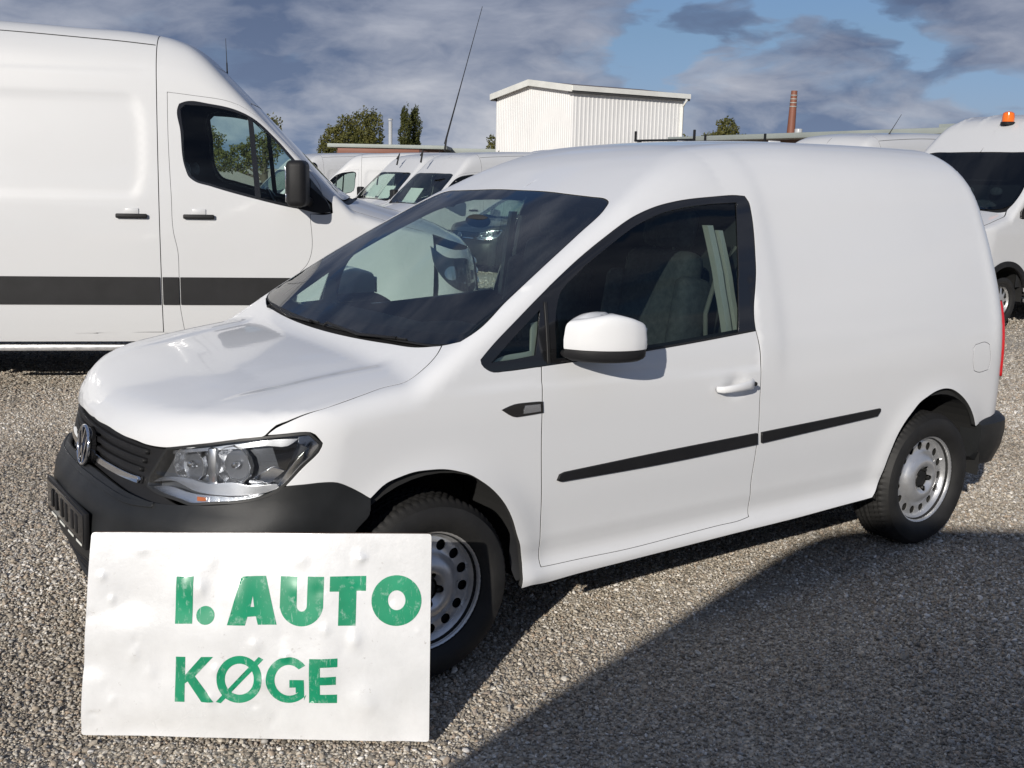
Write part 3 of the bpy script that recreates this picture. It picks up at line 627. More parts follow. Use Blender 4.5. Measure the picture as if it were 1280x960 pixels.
        panel(B, 'lamp_strip', DC, q([(.09, -.47, .716), (.13, -.57, .732), (.17, -.62, .716), (.20, -.69, .712), (.27, -.76, .716), (.34, -.805, .728), (.37, -.825, .742), (.36, -.822, .752), (.30, -.78, .745), (.25, -.73, .752), (.20, -.69, .742), (.14, -.59, .748), (.10, -.50, .732)]), mat='lamp_chrome', parent=H, sym=side, step=.015, gap=0, off=-.015, flange=.02)
        panel(B, 'indicator', DC, q([(.088, -.47, .700), (.12, -.57, .686), (.155, -.64, .682), (.20, -.695, .690), (.27, -.765, .702), (.305, -.788, .710), (.33, -.80, .722), (.27, -.76, .711), (.20, -.69, .707), (.15, -.62, .707), (.11, -.55, .714)]), mat='lamp_chrome', parent=H, sym=side, step=.012, gap=0, off=-.012, flange=.01)
        panel(B, 'indicator_bulb', DC, q([(.168, -.658, .690), (.186, -.68, .692), (.186, -.68, .700), (.168, -.655, .700)]), mat='amber', parent=H, sym=side, step=.012, gap=0, off=-.008, flange=.006)
        for j, (u, z_) in enumerate([((.205, -.685), .706), ((.225, -.71), .708), ((.245, -.735), .710), ((.268, -.752), .713), ((.288, -.77), .716)]):
            panel(B, 'lamp_rib', DC, q([(u[0], u[1], z_ - .014), (u[0] + .011, u[1] - .010, z_ - .013), (u[0] + .011, u[1] - .010, z_), (u[0], u[1], z_ - .001)]), mat='lens_glass', parent=H, sym=side, step=.012, gap=0, off=-.004, flange=.004)
        # two reflector bowls, each with a bulb
        for (cx, cy, cz, r) in ((.186, -.575, .782, .055), (.276, -.712, .800, .060)):
            d = Vector((.82, .57, .0)); Mx = Matrix.Translation((cx, cy * s, cz)) @ Vector((d.x, d.y * s, 0)).to_track_quat('Z', 'Y').to_matrix().to_4x4()
            me = lathe_mesh([(.008, .045), (r * .4, .040), (r * .7, .028), (r * .9, .010), (r, -.008), (r * 1.04, -.008), (r * 1.05, .01)], 12, 'Z', 12); me.transform(Mx); bw = link('reflector', me, 'lamp_chrome', H)
            me = lathe_mesh([(0, -.008), (.008, -.006), (.011, .005), (.010, .03)], 16, 'Z', 50); me.transform(Mx); link('bulb', me, 'chrome', H)
        panel(B, 'lamp_baffle', DC, q([(.355, -.80, .872), (.425, -.836, .872), (.395, -.82, .79), (.375, -.81, .80)]), mat='gloss_black', parent=H, sym=side, step=.015, gap=0, off=-.030, flange=.01)
        panel(B, 'lamp_baffle', DC, q([(.30, -.775, .765), (.352, -.81, .80), (.385, -.825, .79), (.345, -.80, .752)]), mat='chrome', parent=H, sym=side, step=.015, gap=0, off=-.028, flange=.01)
        me = bmesh.new(); add_box(me, (.240, -.655 * s, .792), (.030, .05, .115), rz=-.9 * s, bevel=.006); link('lamp_divider', bm_mesh(me, angle=40), 'lamp_chrome', H)
    # ---- front bumper, lower grille, plate
    bt = [(.016, 0, .680)] + [tuple(q) for q in (gl[4], gl[3], gl[2], gl[1], gl[0])] + [tuple(q) for q in hl[13:9:-1]] + [tuple(q) for q in L(K['bump_top'][1:])]
    ar = [(.878 - .375 * math.cos(a), -.885, .345 + .375 * math.sin(a)) for a in (.88, .75, .6, .45, .3, .15, 0., -.15, -.3)]
    bot = [(.50, -.86, .215), (.35, -.8, .2), (.15, -.6, .19), (.03, -.3, .185), (.0, 0, .185)]
    half = c2(np.array(bt + ar + bot)); hp = [tuple(q) for q in half]; full = hp + [(-q[0], q[1]) for q in reversed(hp)]
    low = c2(np.array([(0, 0, .40), (0, -.40, .395), (.05, -.55, .37), (.05, -.56, .30), (0, -.45, .27), (0, 0, .262)])); lowf = [tuple(q) for q in low] + [(-q[0], q[1]) for q in low[::-1]]
    bp = panel(B, 'front_bumper', DC, full, [lowf], mat='bumper_plastic', parent=root, step=.03, gap=.001, off=.004, flange=.02, hole_gap=0)
    panel(B, 'lower_grille', DC, lowf, mat='arch_liner', parent=bp, step=.04, gap=-.01, off=-.03, flange=0)
    for z in (.295, .33, .365):
        l = c2(np.array([(0, -.46, z), (0, -.2, z), (0, 0, z)])); a = [(l[0][0], z), (l[1][0], z), (0, z), (-l[1][0], z), (-l[0][0], z)]
        panel(B, 'lower_slat', DC, a + [(v[0], v[1] + .010) for v in reversed(a)], mat='black_plastic', parent=bp, step=.03, gap=0, off=-.008, flange=.015)
    # character line in the bumper: a raised lip under grille and lamps
    lp = [(0, 0, .650), (0, -.14, .650), (.03, -.3, .645), (.06, -.42, .64), (.1, -.52, .648)]
    l = c2(np.array(lp)); up = [tuple(v) for v in l]; a = [(-v[0], v[1]) for v in reversed(up[1:])] + up
    panel(B, 'bumper_lip', DC, a + [(v[0], v[1] + .012) for v in reversed(a)], mat='bumper_plastic', parent=bp, step=.02, gap=0, off=.010, flange=.014, crown=.002)
    plate = bpy.data.objects.new('plate_holder', None); COL.objects.link(plate); plate.parent = root; plate.location = (-.058, 0, .517); plate.rotation_euler = (0, R_(1.5), 0)
    box('holder', (0, 0, 0), (.016, .535, .125), 'black_plastic', plate, bevel=.004); box('holder_face', (-.009, 0, .004), (.004, .505, .098), 'gloss_black', plate, bevel=.001)
    for y in (-.17, -.115, -.03, .03, .115, .17): box('holder_rib', (-.0125, y, .004), (.003, .028, .062), 'black_plastic', plate, bevel=.001)
    for y in (-.2, -.09, .03, .15): box('holder_print', (-.0115, y, -.052), (.002, .07, .007), 'interior_grey', plate)
    # ---- wiper arms, washer jets
    for (y0, y1) in ((.60, .05), (-.02, -.56)):
        o = np.array([[.945 - .03 * (y0 < 0), y0, 4], [.910 + .004 * (y0 < 0), (y0 + y1) / 2, 4.], [.908 + .045 * (y0 < 0), y1, 4.]]); P = solve(B, o, np.tile([0, 0, -1.], (3, 1)), 2, 3.6)
        a = tube('wiper', [P[0] + (-.02, 0, -.006), P[0] + (-.012, -.02, .006), P[1] + (-.012, 0, .0), P[2] + (-.012, .05, .0)], .006, 'black_plastic', root)
        tube('wiper_blade', [P[0] + (.0, -.06, .0), P[1] + (.0, 0, .001), P[2] + (.0, 0, .001)], .004, 'rubber_seal', a)
    # ---- mirrors
    for s in (1, -1):
        plan = [(1.350, -.925), (1.385, -.985), (1.44, -1.035), (1.51, -1.068), (1.575, -1.075), (1.615, -1.062), (1.622, -1.035), (1.618, -.96), (1.60, -.905), (1.50, -.895), (1.40, -.900)]
        cx, cy = 1.50, -.985
        def resample(poly, n=64):
            q = smooth_poly(poly, 60, .004); d = np.r_[0, np.cumsum(np.linalg.norm(np.diff(np.r_[q, q[:1]], axis=0), axis=1))]; t = np.linspace(0, d[-1], n, endpoint=False); qq = np.r_[q, q[:1]]
            return [(float(np.interp(v, d, qq[:, 0])), float(np.interp(v, d, qq[:, 1]))) for v in t]
        plan = resample([(1.505 + (x - 1.505) * .95, -.90 + (y + .90) * .95) for x, y in plan])
        def ringloft(Z, name, mat, parent):
            bm = bmesh.new(); rings = []
            for z, k in Z: rings.append([bm.verts.new((cx + (x - cx) * k, (cy + (y - cy) * k) * s, z + (-.024 * min(1.4, ((x - 1.475) / .13) ** 2) if z > 1.14 else 0) * (z - 1.14) / .09)) for x, y in plan])
            n = len(plan)
            for a, b in zip(rings, rings[1:]):
                for i in range(n): bm.faces.new((a[i], a[(i + 1) % n], b[(i + 1) % n], b[i]))
            bm.faces.new(rings[0]); bm.faces.new(rings[-1][::-1]); return link(name, bm_mesh(bm, True, 50), mat, parent)
        mr = ringloft([(1.062, .55), (1.066, .80), (1.074, .93), (1.082, .985), (1.100, 1.0), (1.106, .99)], 'wing_mirror', 'black_plastic', root)
        ringloft([(1.108, 1.005), (1.114, 1.015), (1.14, 1.02), (1.17, 1.0), (1.192, .985), (1.207, .955), (1.217, .90), (1.224, .80), (1.228, .6), (1.230, .25)], 'mirror_cap', 'white_paint', mr)
        soft('mirror_arm', [[(1.33, -.86 * s, 1.06), (1.50, -.86 * s, 1.06), (1.50, -.97 * s, 1.06), (1.38, -.97 * s, 1.06), (1.33, -.86 * s, 1.115), (1.50, -.86 * s, 1.11), (1.50, -.97 * s, 1.11), (1.38, -.97 * s, 1.115)]], 'black_plastic', mr, 2)
        box('mirror_glass', (1.620, -.985 * s, 1.14), (.004, .11, .075), 'chrome', mr, bevel=.001)
    # ---- wheels, arches, underbody
    for x in (.878, 3.56):
        for s in (-1, 1): build_wheel(root, x, .862 * s, .3175, .3175, .213, side=s, holes=15, spin=.13 if x < 1 else .05)
        arch_liner(root, x, .335)
    bm = bmesh.new(); add_box(bm, (2.22, 0, .31), (1.9, 1.66, .08)); add_box(bm, (2.2, 0, .25), (1.9, 1.2, .09)); add_box(bm, (.42, 0, .27), (.6, 1.3, .10)); add_box(bm, (2.3, 0, .40), (3.6, 1.0, .10)); add_box(bm, (4.0, 0, .40), (.3, 1.5, .12))
    link('floor_pan', bm_mesh(bm), 'under_body', root)
    # ---- rear: doors, lights, bumper
    O, D, t0, t1 = DS.rays(np.array(xr)); Pr = solve(B, O, D, t0, t1); left = [(p[1], p[2]) for p in Pr]
    left = [(-.865, .575)] + left + [(-.0, 1.842)]; rf = left + [(-y, z) for y, z in reversed(left)]
    tl = [(-.79, .775), (-.765, .775), (-.745, 1.0), (-.735, 1.10), (-.78, 1.10), (-.83, 1.0), (-.84, .85)]
    rp = panel(B, 'rear_panel', DR, [(max(-.9, min(.9, y)), z) for y, z in rf], [], parent=root, step=.05, gap=-.002, flange=0)
    for s in ('one', 'right'):
        panel(B, 'rear_door', DR, [(-.02, .60), (-.70, .60), (-.70, 1.1), (-.66, 1.45), (-.56, 1.74), (-.02, 1.78)], [[(-.10, 1.15), (-.58, 1.15), (-.54, 1.45), (-.47, 1.62), (-.10, 1.64)]], mat='white_paint', parent=root, sym=s, step=.06, off=.004, flange=.006)
        panel(B, 'rear_glass', DR, [(-.10, 1.15), (-.58, 1.15), (-.54, 1.45), (-.47, 1.62), (-.10, 1.64)], mat='gloss_black', parent=root, sym=s, step=.06, off=.002, flange=0)
        panel(B, 'tail_light', DS, [(4.085, -.09), (4.17, -.07), (4.17, .26), (4.10, .33), (4.088, .20)], mat='tail_red', parent=root, sym=s, step=.02, off=.010, flange=.012, crown=.002)
    # rear bumper wraps from the arch round the corner
    ys = [-.885, -.888, -.885, -.872, -.83, -.75, -.5, 0.]; xs = [3.905, 3.99, 4.06, 4.125, 4.19, 4.225, 4.24, 4.245]
    pl_ = list(zip(xs, ys)); pl_ = pl_ + [(x, -y) for x, y in pl_[::-1][1:]]
    prof = [(-.10, .325), (-.035, .335), (.0, .42), (.012, .50), (.010, .545), (-.02, .572), (-.10, .578)]
    V = []; F = []
    for i, (x, y) in enumerate(pl_):
        nx, ny = (x - 3.6) * .35, y; 
        if i == 0: nx, ny = 0, -1
        if i == len(pl_) - 1: nx, ny = 0, 1
        if 2 < i < len(pl_) - 3 and abs(y) < .8: nx, ny = 1, 0
        if 2 <= i <= 4 or len(pl_) - 5 <= i <= len(pl_) - 3: nx, ny = .7, .7 * np.sign(y)
        l = math.hypot(nx, ny)
        for d, z in prof:
            zz = z; 
            if abs(y) > .86 and z < .35: zz = z + max(0, (4.0 - x)) * .5
            V.append((x + nx / l * d, y + ny / l * d, zz))
    m = len(prof)
    for i in range(len(pl_) - 1):
        for k in range(m - 1): F.append((i * m + k, i * m + k + 1, (i + 1) * m + k + 1, (i + 1) * m + k))
    F.append(tuple(range(m))); F.append(tuple((len(pl_) - 1) * m + k for k in range(m - 1, -1, -1)))
    me = mesh(V, F); me.set_sharp_from_angle(angle=R_(40)); link('rear_bumper', me, 'bumper_plastic', root)
    # ---- roof aerial stub, rear roof button
    P = solve(B, np.array([[3.0, -.30, 4], [2.36, 0, 4.]]), np.tile([0, 0, -1.], (2, 1)), 2, 3)
    box('roof_plug', tuple(P[0] + (0, 0, .002)), (.07, .012, .007), 'white_paint_far', root, bevel=.002)
    # ---- cabin
    lin = [(1.02, -.81 + 1.14)] + [tuple(q) for q in s2(L(ws_side[2:]))] + [(1.82, 1.60), (2.52, 1.80), (2.52, -.62), (1.35, -.62), (1.2, -.62), (1.12, .1), (1.0, .2)]
    lin = [(x + (.03 if x < 1.8 else 0), b) for x, b in lin]
    panel(B, 'cabin_lining', DS, lin, [inset_poly(smooth_poly(s2(L(wout))), .02)], mat='interior_dark', parent=root, sym='join', step=.06, gap=0, hole_gap=0, off=-.05, flange=0)
    panel(B, 'door_cap', DS, DS.to2(L([(1.10, -.876, 1.045), (1.36, -.876, 1.05), (1.345, -.85, 1.21), (1.30, -.85, 1.20), (1.285, -.87, 1.105), (1.13, -.875, 1.078)])), mat='interior_grey', parent=root, sym='both', step=.03, gap=0, off=-.030, flange=.01)
    for s in (1, -1):   # pale pillar trims either side
        for xx, w, z0, z1 in ((2.262, .030, 1.08, 1.50), (2.318, .022, 1.06, 1.48)):
            V = []
            for z in np.linspace(z0, z1, 8):
                y = -(float(B.W(np.array(2.3), np.array(z))) - .062) - (0.0 if xx < 2.3 else -.004); V += [(xx - w / 2 - (z - z0) * .05, y * s, z), (xx + w / 2 - (z - z0) * .05, y * s, z), (xx + w / 2 - (z - z0) * .05, (y + .03) * s, z), (xx - w / 2 - (z - z0) * .05, (y + .03) * s, z)]
            F = [(4 * i + k, 4 * i + (k + 1) % 4, 4 * i + 4 + (k + 1) % 4, 4 * i + 4 + k) for i in range(7) for k in range(4)] + [(0, 1, 2, 3), (28, 29, 30, 31)]
            bm = bmesh.new(); vv = [bm.verts.new(v) for v in V]; [bm.faces.new([vv[i] for i in f]) for f in F]; link('pillar_trim', bm_mesh(bm), 'interior_grey', root)
    sec = section(B, 2.47, .03); bm = bmesh.new(); a = [bm.verts.new(p) for p in sec]; b = [bm.verts.new((p[0] + .03, p[1], p[2])) for p in sec]; bm.faces.new(a); bm.faces.new(b[::-1])
    for i in range(len(a)): bm.faces.new((a[i], a[(i + 1) % len(a)], b[(i + 1) % len(a)], b[i]))
    link('bulkhead', bm_mesh(bm), 'bulkhead_grey', root)
    # dashboard swept across the cabin
    prof = [(.97, 1.06), (1.05, 1.095), (1.18, 1.10), (1.30, 1.095), (1.40, 1.07), (1.46, 1.02), (1.47, .92), (1.45, .82), (1.40, .77), (1.30, .75), (.97, .76)]
    V = []; F = []; ys = np.linspace(-.78, .78, 15)
    for y in ys:
        for x, z in prof:
            bump = .045 * math.exp(-((y + .38) / .17) ** 2) if 1.15 < x < 1.45 and z > 1.0 else 0
            V.append((x, y, z + bump - .02 * abs(y) ** 3))
    m = len(prof)
    for i in range(len(ys) - 1):
        for k in range(m): F.append((i * m + k, i * m + (k + 1) % m, (i + 1) * m + (k + 1) % m, (i + 1) * m + k))
    me = mesh(V, F); me.set_sharp_from_angle(angle=R_(50)); link('dashboard', me, 'interior_dark', root)
    sw = bpy.data.objects.new('steering_wheel', None); COL.objects.link(sw); sw.parent = root; sw.location = (1.56, -.38, 1.02); sw.rotation_euler = (0, R_(-62), 0)
    tube('steering_rim', [(.185 * math.cos(a), .185 * math.sin(a), 0) for a in np.linspace(0, 2 * math.pi, 40, endpoint=False)], .015, 'gloss_black', sw, 10, True)
    soft('steering_hub', [hexa((0, 0, -.01), (.13, .15, .05), .2)], 'interior_dark', sw)
    for a in (0, 2.3, -2.3): tube('steering_spoke', [(.04 * math.cos(a + math.pi), .04 * math.sin(a + math.pi), -.01), (.18 * math.cos(a + math.pi), .18 * math.sin(a + math.pi), 0)], .013, 'interior_dark', sw)
    for y in (-.38, .38):
        st = bpy.data.objects.new('seat', None); COL.objects.link(st); st.parent = root; st.location = (0, y, 0)
        soft('cushion', [hexa((1.98, 0, .70), (.52, .50, .16)), hexa((1.95, -.22, .73), (.46, .09, .14)), hexa((1.95, .22, .73), (.46, .09, .14))], 'seat_fabric', st)
        def pad(name, parts):
            bm = bmesh.new()
            for c, d, bv in parts: add_box(bm, (0, 0, 0), d, bevel=bv, seg=4, mat4=Matrix.Translation(c) @ Matrix.Rotation(R_(10), 4, 'Y'))
            return link(name, bm_mesh(bm, angle=60), 'seat_fabric', st)
        pad('backrest', [((2.24, 0, 1.06), (.13, .40, .66), .055)])
        for q in (-.215, .215): pad('side_bolster', [((2.215, q, 1.02), (.17, .085, .54), .040)])
        pad('headrest', [((2.315, 0, 1.475), (.10, .27, .17), .045)])
        for q in (-.06, .06): tube('headrest_post', [(2.28, q, 1.34), (2.29, q, 1.44)], .007, 'belt', st)
    tube('seat_belt', [(2.34, -.735, 1.42), (2.28, -.70, 1.30), (2.25, -.68, 1.15), (2.28, -.66, 1.0), (2.34, -.66, .8)], .010, 'belt', root)
    soft('inner_mirror', [hexa((1.60, 0, 1.49), (.04, .22, .065))], 'interior_dark', root)
    box('cabin_floor', (1.90, 0, .45), (1.16, 1.5, .05), 'interior_dark', root)
    return root

# ================================================================== ground
def ground_material():
    m = bpy.data.materials.new('gravel_sheet'); m.use_nodes = True; t = NT(m.node_tree)
    pos = t.node('ShaderNodeNewGeometry').outputs['Position']
    v = t.node('ShaderNodeTexVoronoi', {'Vector': pos, 'Scale': 62., 'Randomness': 1.}); v2 = t.node('ShaderNodeTexVoronoi', {'Vector': pos, 'Scale': 34.})
    s = t.node('ShaderNodeSeparateColor', {0: v.outputs['Color']}); s2 = t.node('ShaderNodeSeparateColor', {0: v2.outputs['Color']})
    c = t.ramp(s.outputs[0], [(0, (.34, .31, .26)), (.3, (.56, .50, .415)), (.6, (.70, .63, .53)), (.85, (.82, .75, .64)), (1., (.88, .83, .74))])
    c2 = t.ramp(s2.outputs[1], [(0, (.36, .32, .265)), (.5, (.66, .59, .49)), (1., (.84, .77, .66))])
    c = t.mix(.35, c, c2)
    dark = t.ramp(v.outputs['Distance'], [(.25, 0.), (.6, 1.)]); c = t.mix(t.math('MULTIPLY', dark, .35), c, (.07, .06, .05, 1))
    big = t.ramp(t.noise(pos, .7, 5, .6), [(.3, (.80, .80, .80)), (.7, (1.12, 1.10, 1.06))]); c = t.node('ShaderNodeMix', {0: 1., 6: c, 7: big}, data_type='RGBA', blend_type='MULTIPLY').outputs[2]
    h = t.math('ADD', t.math('MULTIPLY', v.outputs['Distance'], -1.), t.math('MULTIPLY', v2.outputs['Distance'], -.6))
    nb = t.node('ShaderNodeBump', {'Strength': .8, 'Distance': .012, 'Height': h}).outputs[0]
    b = t.node('ShaderNodeBsdfPrincipled', {'Base Color': c, 'Roughness': .9, 'Normal': nb, 'Specular IOR Level': .2}); t.node('ShaderNodeOutputMaterial', {0: b.outputs[0]}); MATS['gravel_sheet'] = m
    m = bpy.data.materials.new('pebble'); m.use_nodes = True; t = NT(m.node_tree)
    r = t.node('ShaderNodeAttribute', attribute_type='INSTANCER', attribute_name='tone').outputs['Fac']
    n = t.noise(t.node('ShaderNodeTexCoord').outputs['Object'], 1.6, 3)
    c = t.ramp(r, [(0, (.17, .150, .125)), (.18, (.28, .245, .20)), (.40, (.42, .37, .30)), (.55, (.43, .335, .25)), (.66, (.40, .385, .36)), (.84, (.56, .50, .41)), (.95, (.66, .62, .55)), (1., (.80, .76, .70))])
    c = t.node('ShaderNodeMix', {0: .6, 6: c, 7: t.ramp(n, [(.3, .62), (.7, 1.25)])}, data_type='RGBA', blend_type='MULTIPLY').outputs[2]
    b = t.node('ShaderNodeBsdfPrincipled', {'Base Color': c, 'Roughness': .72, 'Specular IOR Level': .35}); t.node('ShaderNodeOutputMaterial', {0: b.outputs[0]}); MATS['pebble'] = m
ground_material()
def build_ground():
    rng = np.random.default_rng(5)
    # a sheet that is finely divided near the camera and coarse to the horizon
    rad = np.r_[np.linspace(0, 14, 57), 16, 20, 28, 45, 80, 160, 400, 1500]; n = 96; V = [(CAM[0], CAM[1], 0)]; F = []
    def hgt(x, y): return .010 * math.sin(x * 1.3 + .7) * math.sin(y * 1.1 + .2) + .006 * math.sin(x * 3.1 + y * 2.3)
    for r in rad[1:]:
        for k in range(n):
            a = 2 * math.pi * k / n; x, y = CAM[0] + r * math.cos(a), CAM[1] + r * math.sin(a); V.append((x, y, (hgt(x, y) - .012) * (1 if r < 15 else 0)))
    F += [(0, 1 + k, 1 + (k + 1) % n) for k in range(n)]
    for i in range(len(rad) - 2):
        for k in range(n): a = 1 + i * n + k; b = 1 + i * n + (k + 1) % n; F.append((a, a + n, b + n, b))
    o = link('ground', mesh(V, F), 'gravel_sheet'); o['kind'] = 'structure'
    # loose stones, thick near the camera
    pts = []
    N = 1050000; r = np.sqrt(rng.uniform(2.2 ** 2, 12.5 ** 2, N)); keep = rng.uniform(0, 1, N) < np.clip(1.2 - (r - 4) / 8.5, .25, 1); r = r[keep]
    a = rng.uniform(YAW - .52, YAW + .50, len(r)); g0 = np.ones(len(r))
    for (r0, r1, m_, a0, a1, gs) in ((1.6, 12.5, 230000, -1.35, -.52, 1.7), (1.6, 12.5, 230000, .50, 1.35, 1.7), (12.5, 26., 260000, -.60, .60, 1.35)):   # coarser stones outside the main view and farther off
        rn = np.sqrt(rng.uniform(r0 ** 2, r1 ** 2, m_)); r = np.r_[r, rn]; a = np.r_[a, YAW + rng.uniform(a0, a1, m_)]; g0 = np.r_[g0, np.full(m_, gs)]
    x = CAM[0] + r * np.sin(a); y = CAM[1] + r * np.cos(a)
    z = .010 * np.sin(x * 1.3 + .7) * np.sin(y * 1.1 + .2) + .006 * np.sin(x * 3.1 + y * 2.3) - .010
    n = len(x); s = np.clip(rng.lognormal(math.log(.0048), .36, n), .0025, .015) * (1 + .05 * (r - 3)) * g0; z += rng.uniform(-.2, .9, n) * s * .6; tr_ = np.sin(x * .55 - y * .8 + 1.2 * np.sin(y * .35)); s *= 1 - .22 * (np.abs(tr_) > .93)
    me = bpy.data.meshes.new('m'); me.vertices.add(n); me.vertices.foreach_set('co', np.c_[x, y, z].ravel().astype(np.float32))
    for nm, dt, v in (('size', 'FLOAT', s), ('tone', 'FLOAT', np.clip(rng.uniform(0, 1, n) + .14 * np.sin(x * 1.9 + 2 * np.sin(y * .9)) * np.sin(y * 1.4 + 1) + .08 * (np.abs(tr_) > .93), 0, 1)), ('pick', 'INT', rng.integers(0, 5, n))):
        at = me.attributes.new(nm, dt, 'POINT'); at.data.foreach_set('value', v.astype(np.float32 if dt == 'FLOAT' else np.int32))
    at = me.attributes.new('turn', 'FLOAT_VECTOR', 'POINT'); at.data.foreach_set('vector', np.c_[rng.uniform(-.6, .6, n), rng.uniform(-.6, .6, n), rng.uniform(0, 6.28, n)].ravel().astype(np.float32))
    at = me.attributes.new('shape', 'FLOAT_VECTOR', 'POINT'); sh = np.c_[s * rng.uniform(.85, 1.35, n), s * rng.uniform(.7, 1.0, n), s * rng.uniform(.45, .8, n)]; at.data.foreach_set('vector', sh.ravel().astype(np.float32))
    po = link('loose_gravel', me); po['kind'] = 'stuff'; me.materials.append(MATS['pebble'])
    pc = bpy.data.collections.new('pebble_shapes')          # not linked to the scene: only shapes to instance
    for k in range(5):
        bm = bmesh.new(); bmesh.ops.create_icosphere(bm, subdivisions=1, radius=1)
        rr = random.Random(k)
        for v in bm.verts: v.co *= rr.uniform(.74, 1.14)
        m2 = bm_mesh(bm, k % 2 == 0); m2.materials.append(MATS['pebble']); q = bpy.data.objects.new('pebble', m2); pc.objects.link(q)
    ng = bpy.data.node_groups.new('scatter', 'GeometryNodeTree'); ng.interface.new_socket('Geometry', in_out='INPUT', socket_type='NodeSocketGeometry'); ng.interface.new_socket('Geometry', in_out='OUTPUT', socket_type='NodeSocketGeometry')
    N_ = ng.nodes; gi = N_.new('NodeGroupInput'); go = N_.new('NodeGroupOutput'); ip = N_.new('GeometryNodeInstanceOnPoints'); ci = N_.new('GeometryNodeCollectionInfo'); ci.inputs['Collection'].default_value = pc; ci.inputs['Separate Children'].default_value = True
    def attr(nm, dt):
        a = N_.new('GeometryNodeInputNamedAttribute'); a.data_type = dt; a.inputs['Name'].default_value = nm; return a.outputs['Attribute']
    L_ = ng.links; L_.new(gi.outputs[0], ip.inputs['Points']); L_.new(ci.outputs[0], ip.inputs['Instance']); ip.inputs['Pick Instance'].default_value = True
    L_.new(attr('pick', 'INT'), ip.inputs['Instance Index']); L_.new(attr('turn', 'FLOAT_VECTOR'), ip.inputs['Rotation']); L_.new(attr('shape', 'FLOAT_VECTOR'), ip.inputs['Scale']); L_.new(ip.outputs[0], go.inputs[0])
    md = po.modifiers.new('scatter', 'NODES'); md.node_group = ng
build_ground()

# ================================================================== large vans
class LargeVanBody:
    wp = staticmethod(curve([-.2, .3, .6, 1.2, 2, 6], [.90, .95, .97, .985, .99, .99]))
    tum = staticmethod(curve([.2, .35, .5, .9, 1.3, 1.6, 2.0, 2.4, 2.6, 2.8], [.06, .015, .0, .0, .012, .035, .075, .13, .165, .22]))
    roof = staticmethod(curve([0, 1.2, 1.8, 2.1, 2.35, 2.6, 3.0, 3.6, 4.5, 6.2], [2.0, 2.2, 2.385, 2.54, 2.64, 2.68, 2.70, 2.73, 2.75, 2.75]))
    hood = staticmethod(curve([0, .1, .3, .6, .9, 1.2], [1.0, 1.11, 1.23, 1.33, 1.42, 1.51]))
    fs = staticmethod(curve([.2, .4, .6, .9, 1.05, 1.2], [.10, .0, -.02, .0, .03, .08]))
    cf = staticmethod(curve([0, .3, .6, .75, .88, .95], [0, .02, .09, .17, .34, .55]))
    rs = staticmethod(curve([.2, .5, 1.5, 2.2, 2.8], [5.95, 5.93, 5.93, 5.9, 5.82]))
    arch = [(1.0, .36), (4.66, .36)]
    def __init__(s, ribs=False, dz=0.): s.ribs = ribs; s.dz = dz
    def W(s, x, z):
        w = s.wp(x) - s.tum(z)
        sg = lambda v, k: 1 / (1 + np.exp(-np.clip(v / k, -50, 50)))
        for a, b in ((2.56, 3.95), (4.10, 5.70)):
            w = w - .010 * sg(x - a - .06 * np.abs((z - 1.82) / .36) ** 3, .016) * sg(b - x, .016) * sg(z - 1.465, .016) * sg(2.18 - z, .016)
        return w - .004 * sg(z - 2.36 - .0 * x, .006) * sg(x - 2.5, .05)
    def F(s, P):
        x, y, z = P[..., 0], np.abs(P[..., 1]), P[..., 2]
        side = y - s.W(x, z); ws = 1.548 + (x - 1.18) * 1.03 - .045 * y ** 2; hood = s.hood(x) - .05 * y ** 2 - .08 * y ** 4
        rf = s.roof(x) - .05 * y ** 2 - .04 * y ** 4 + s.dz * np.clip((x - 1.7) / .7, 0, 1)
        if s.ribs: rf = rf + .018 * (np.exp(-((y - .30) / .034) ** 2) + np.exp(-((y - .62) / .034) ** 2)) * np.clip((x - 1.95) * 3, 0, 1)
        T = smin(rf, smax(hood, ws, .02), .06)
        f = smax(side, (z - T) * .75, np.interp(x, [1.0, 1.5, 2.4], [.05, .06, .20]))
        f = smax(f, (s.fs(z) + s.cf(y) - x) * .9, .08); return smax(f, x - (s.rs(z) - .05 * y ** 2), .12)

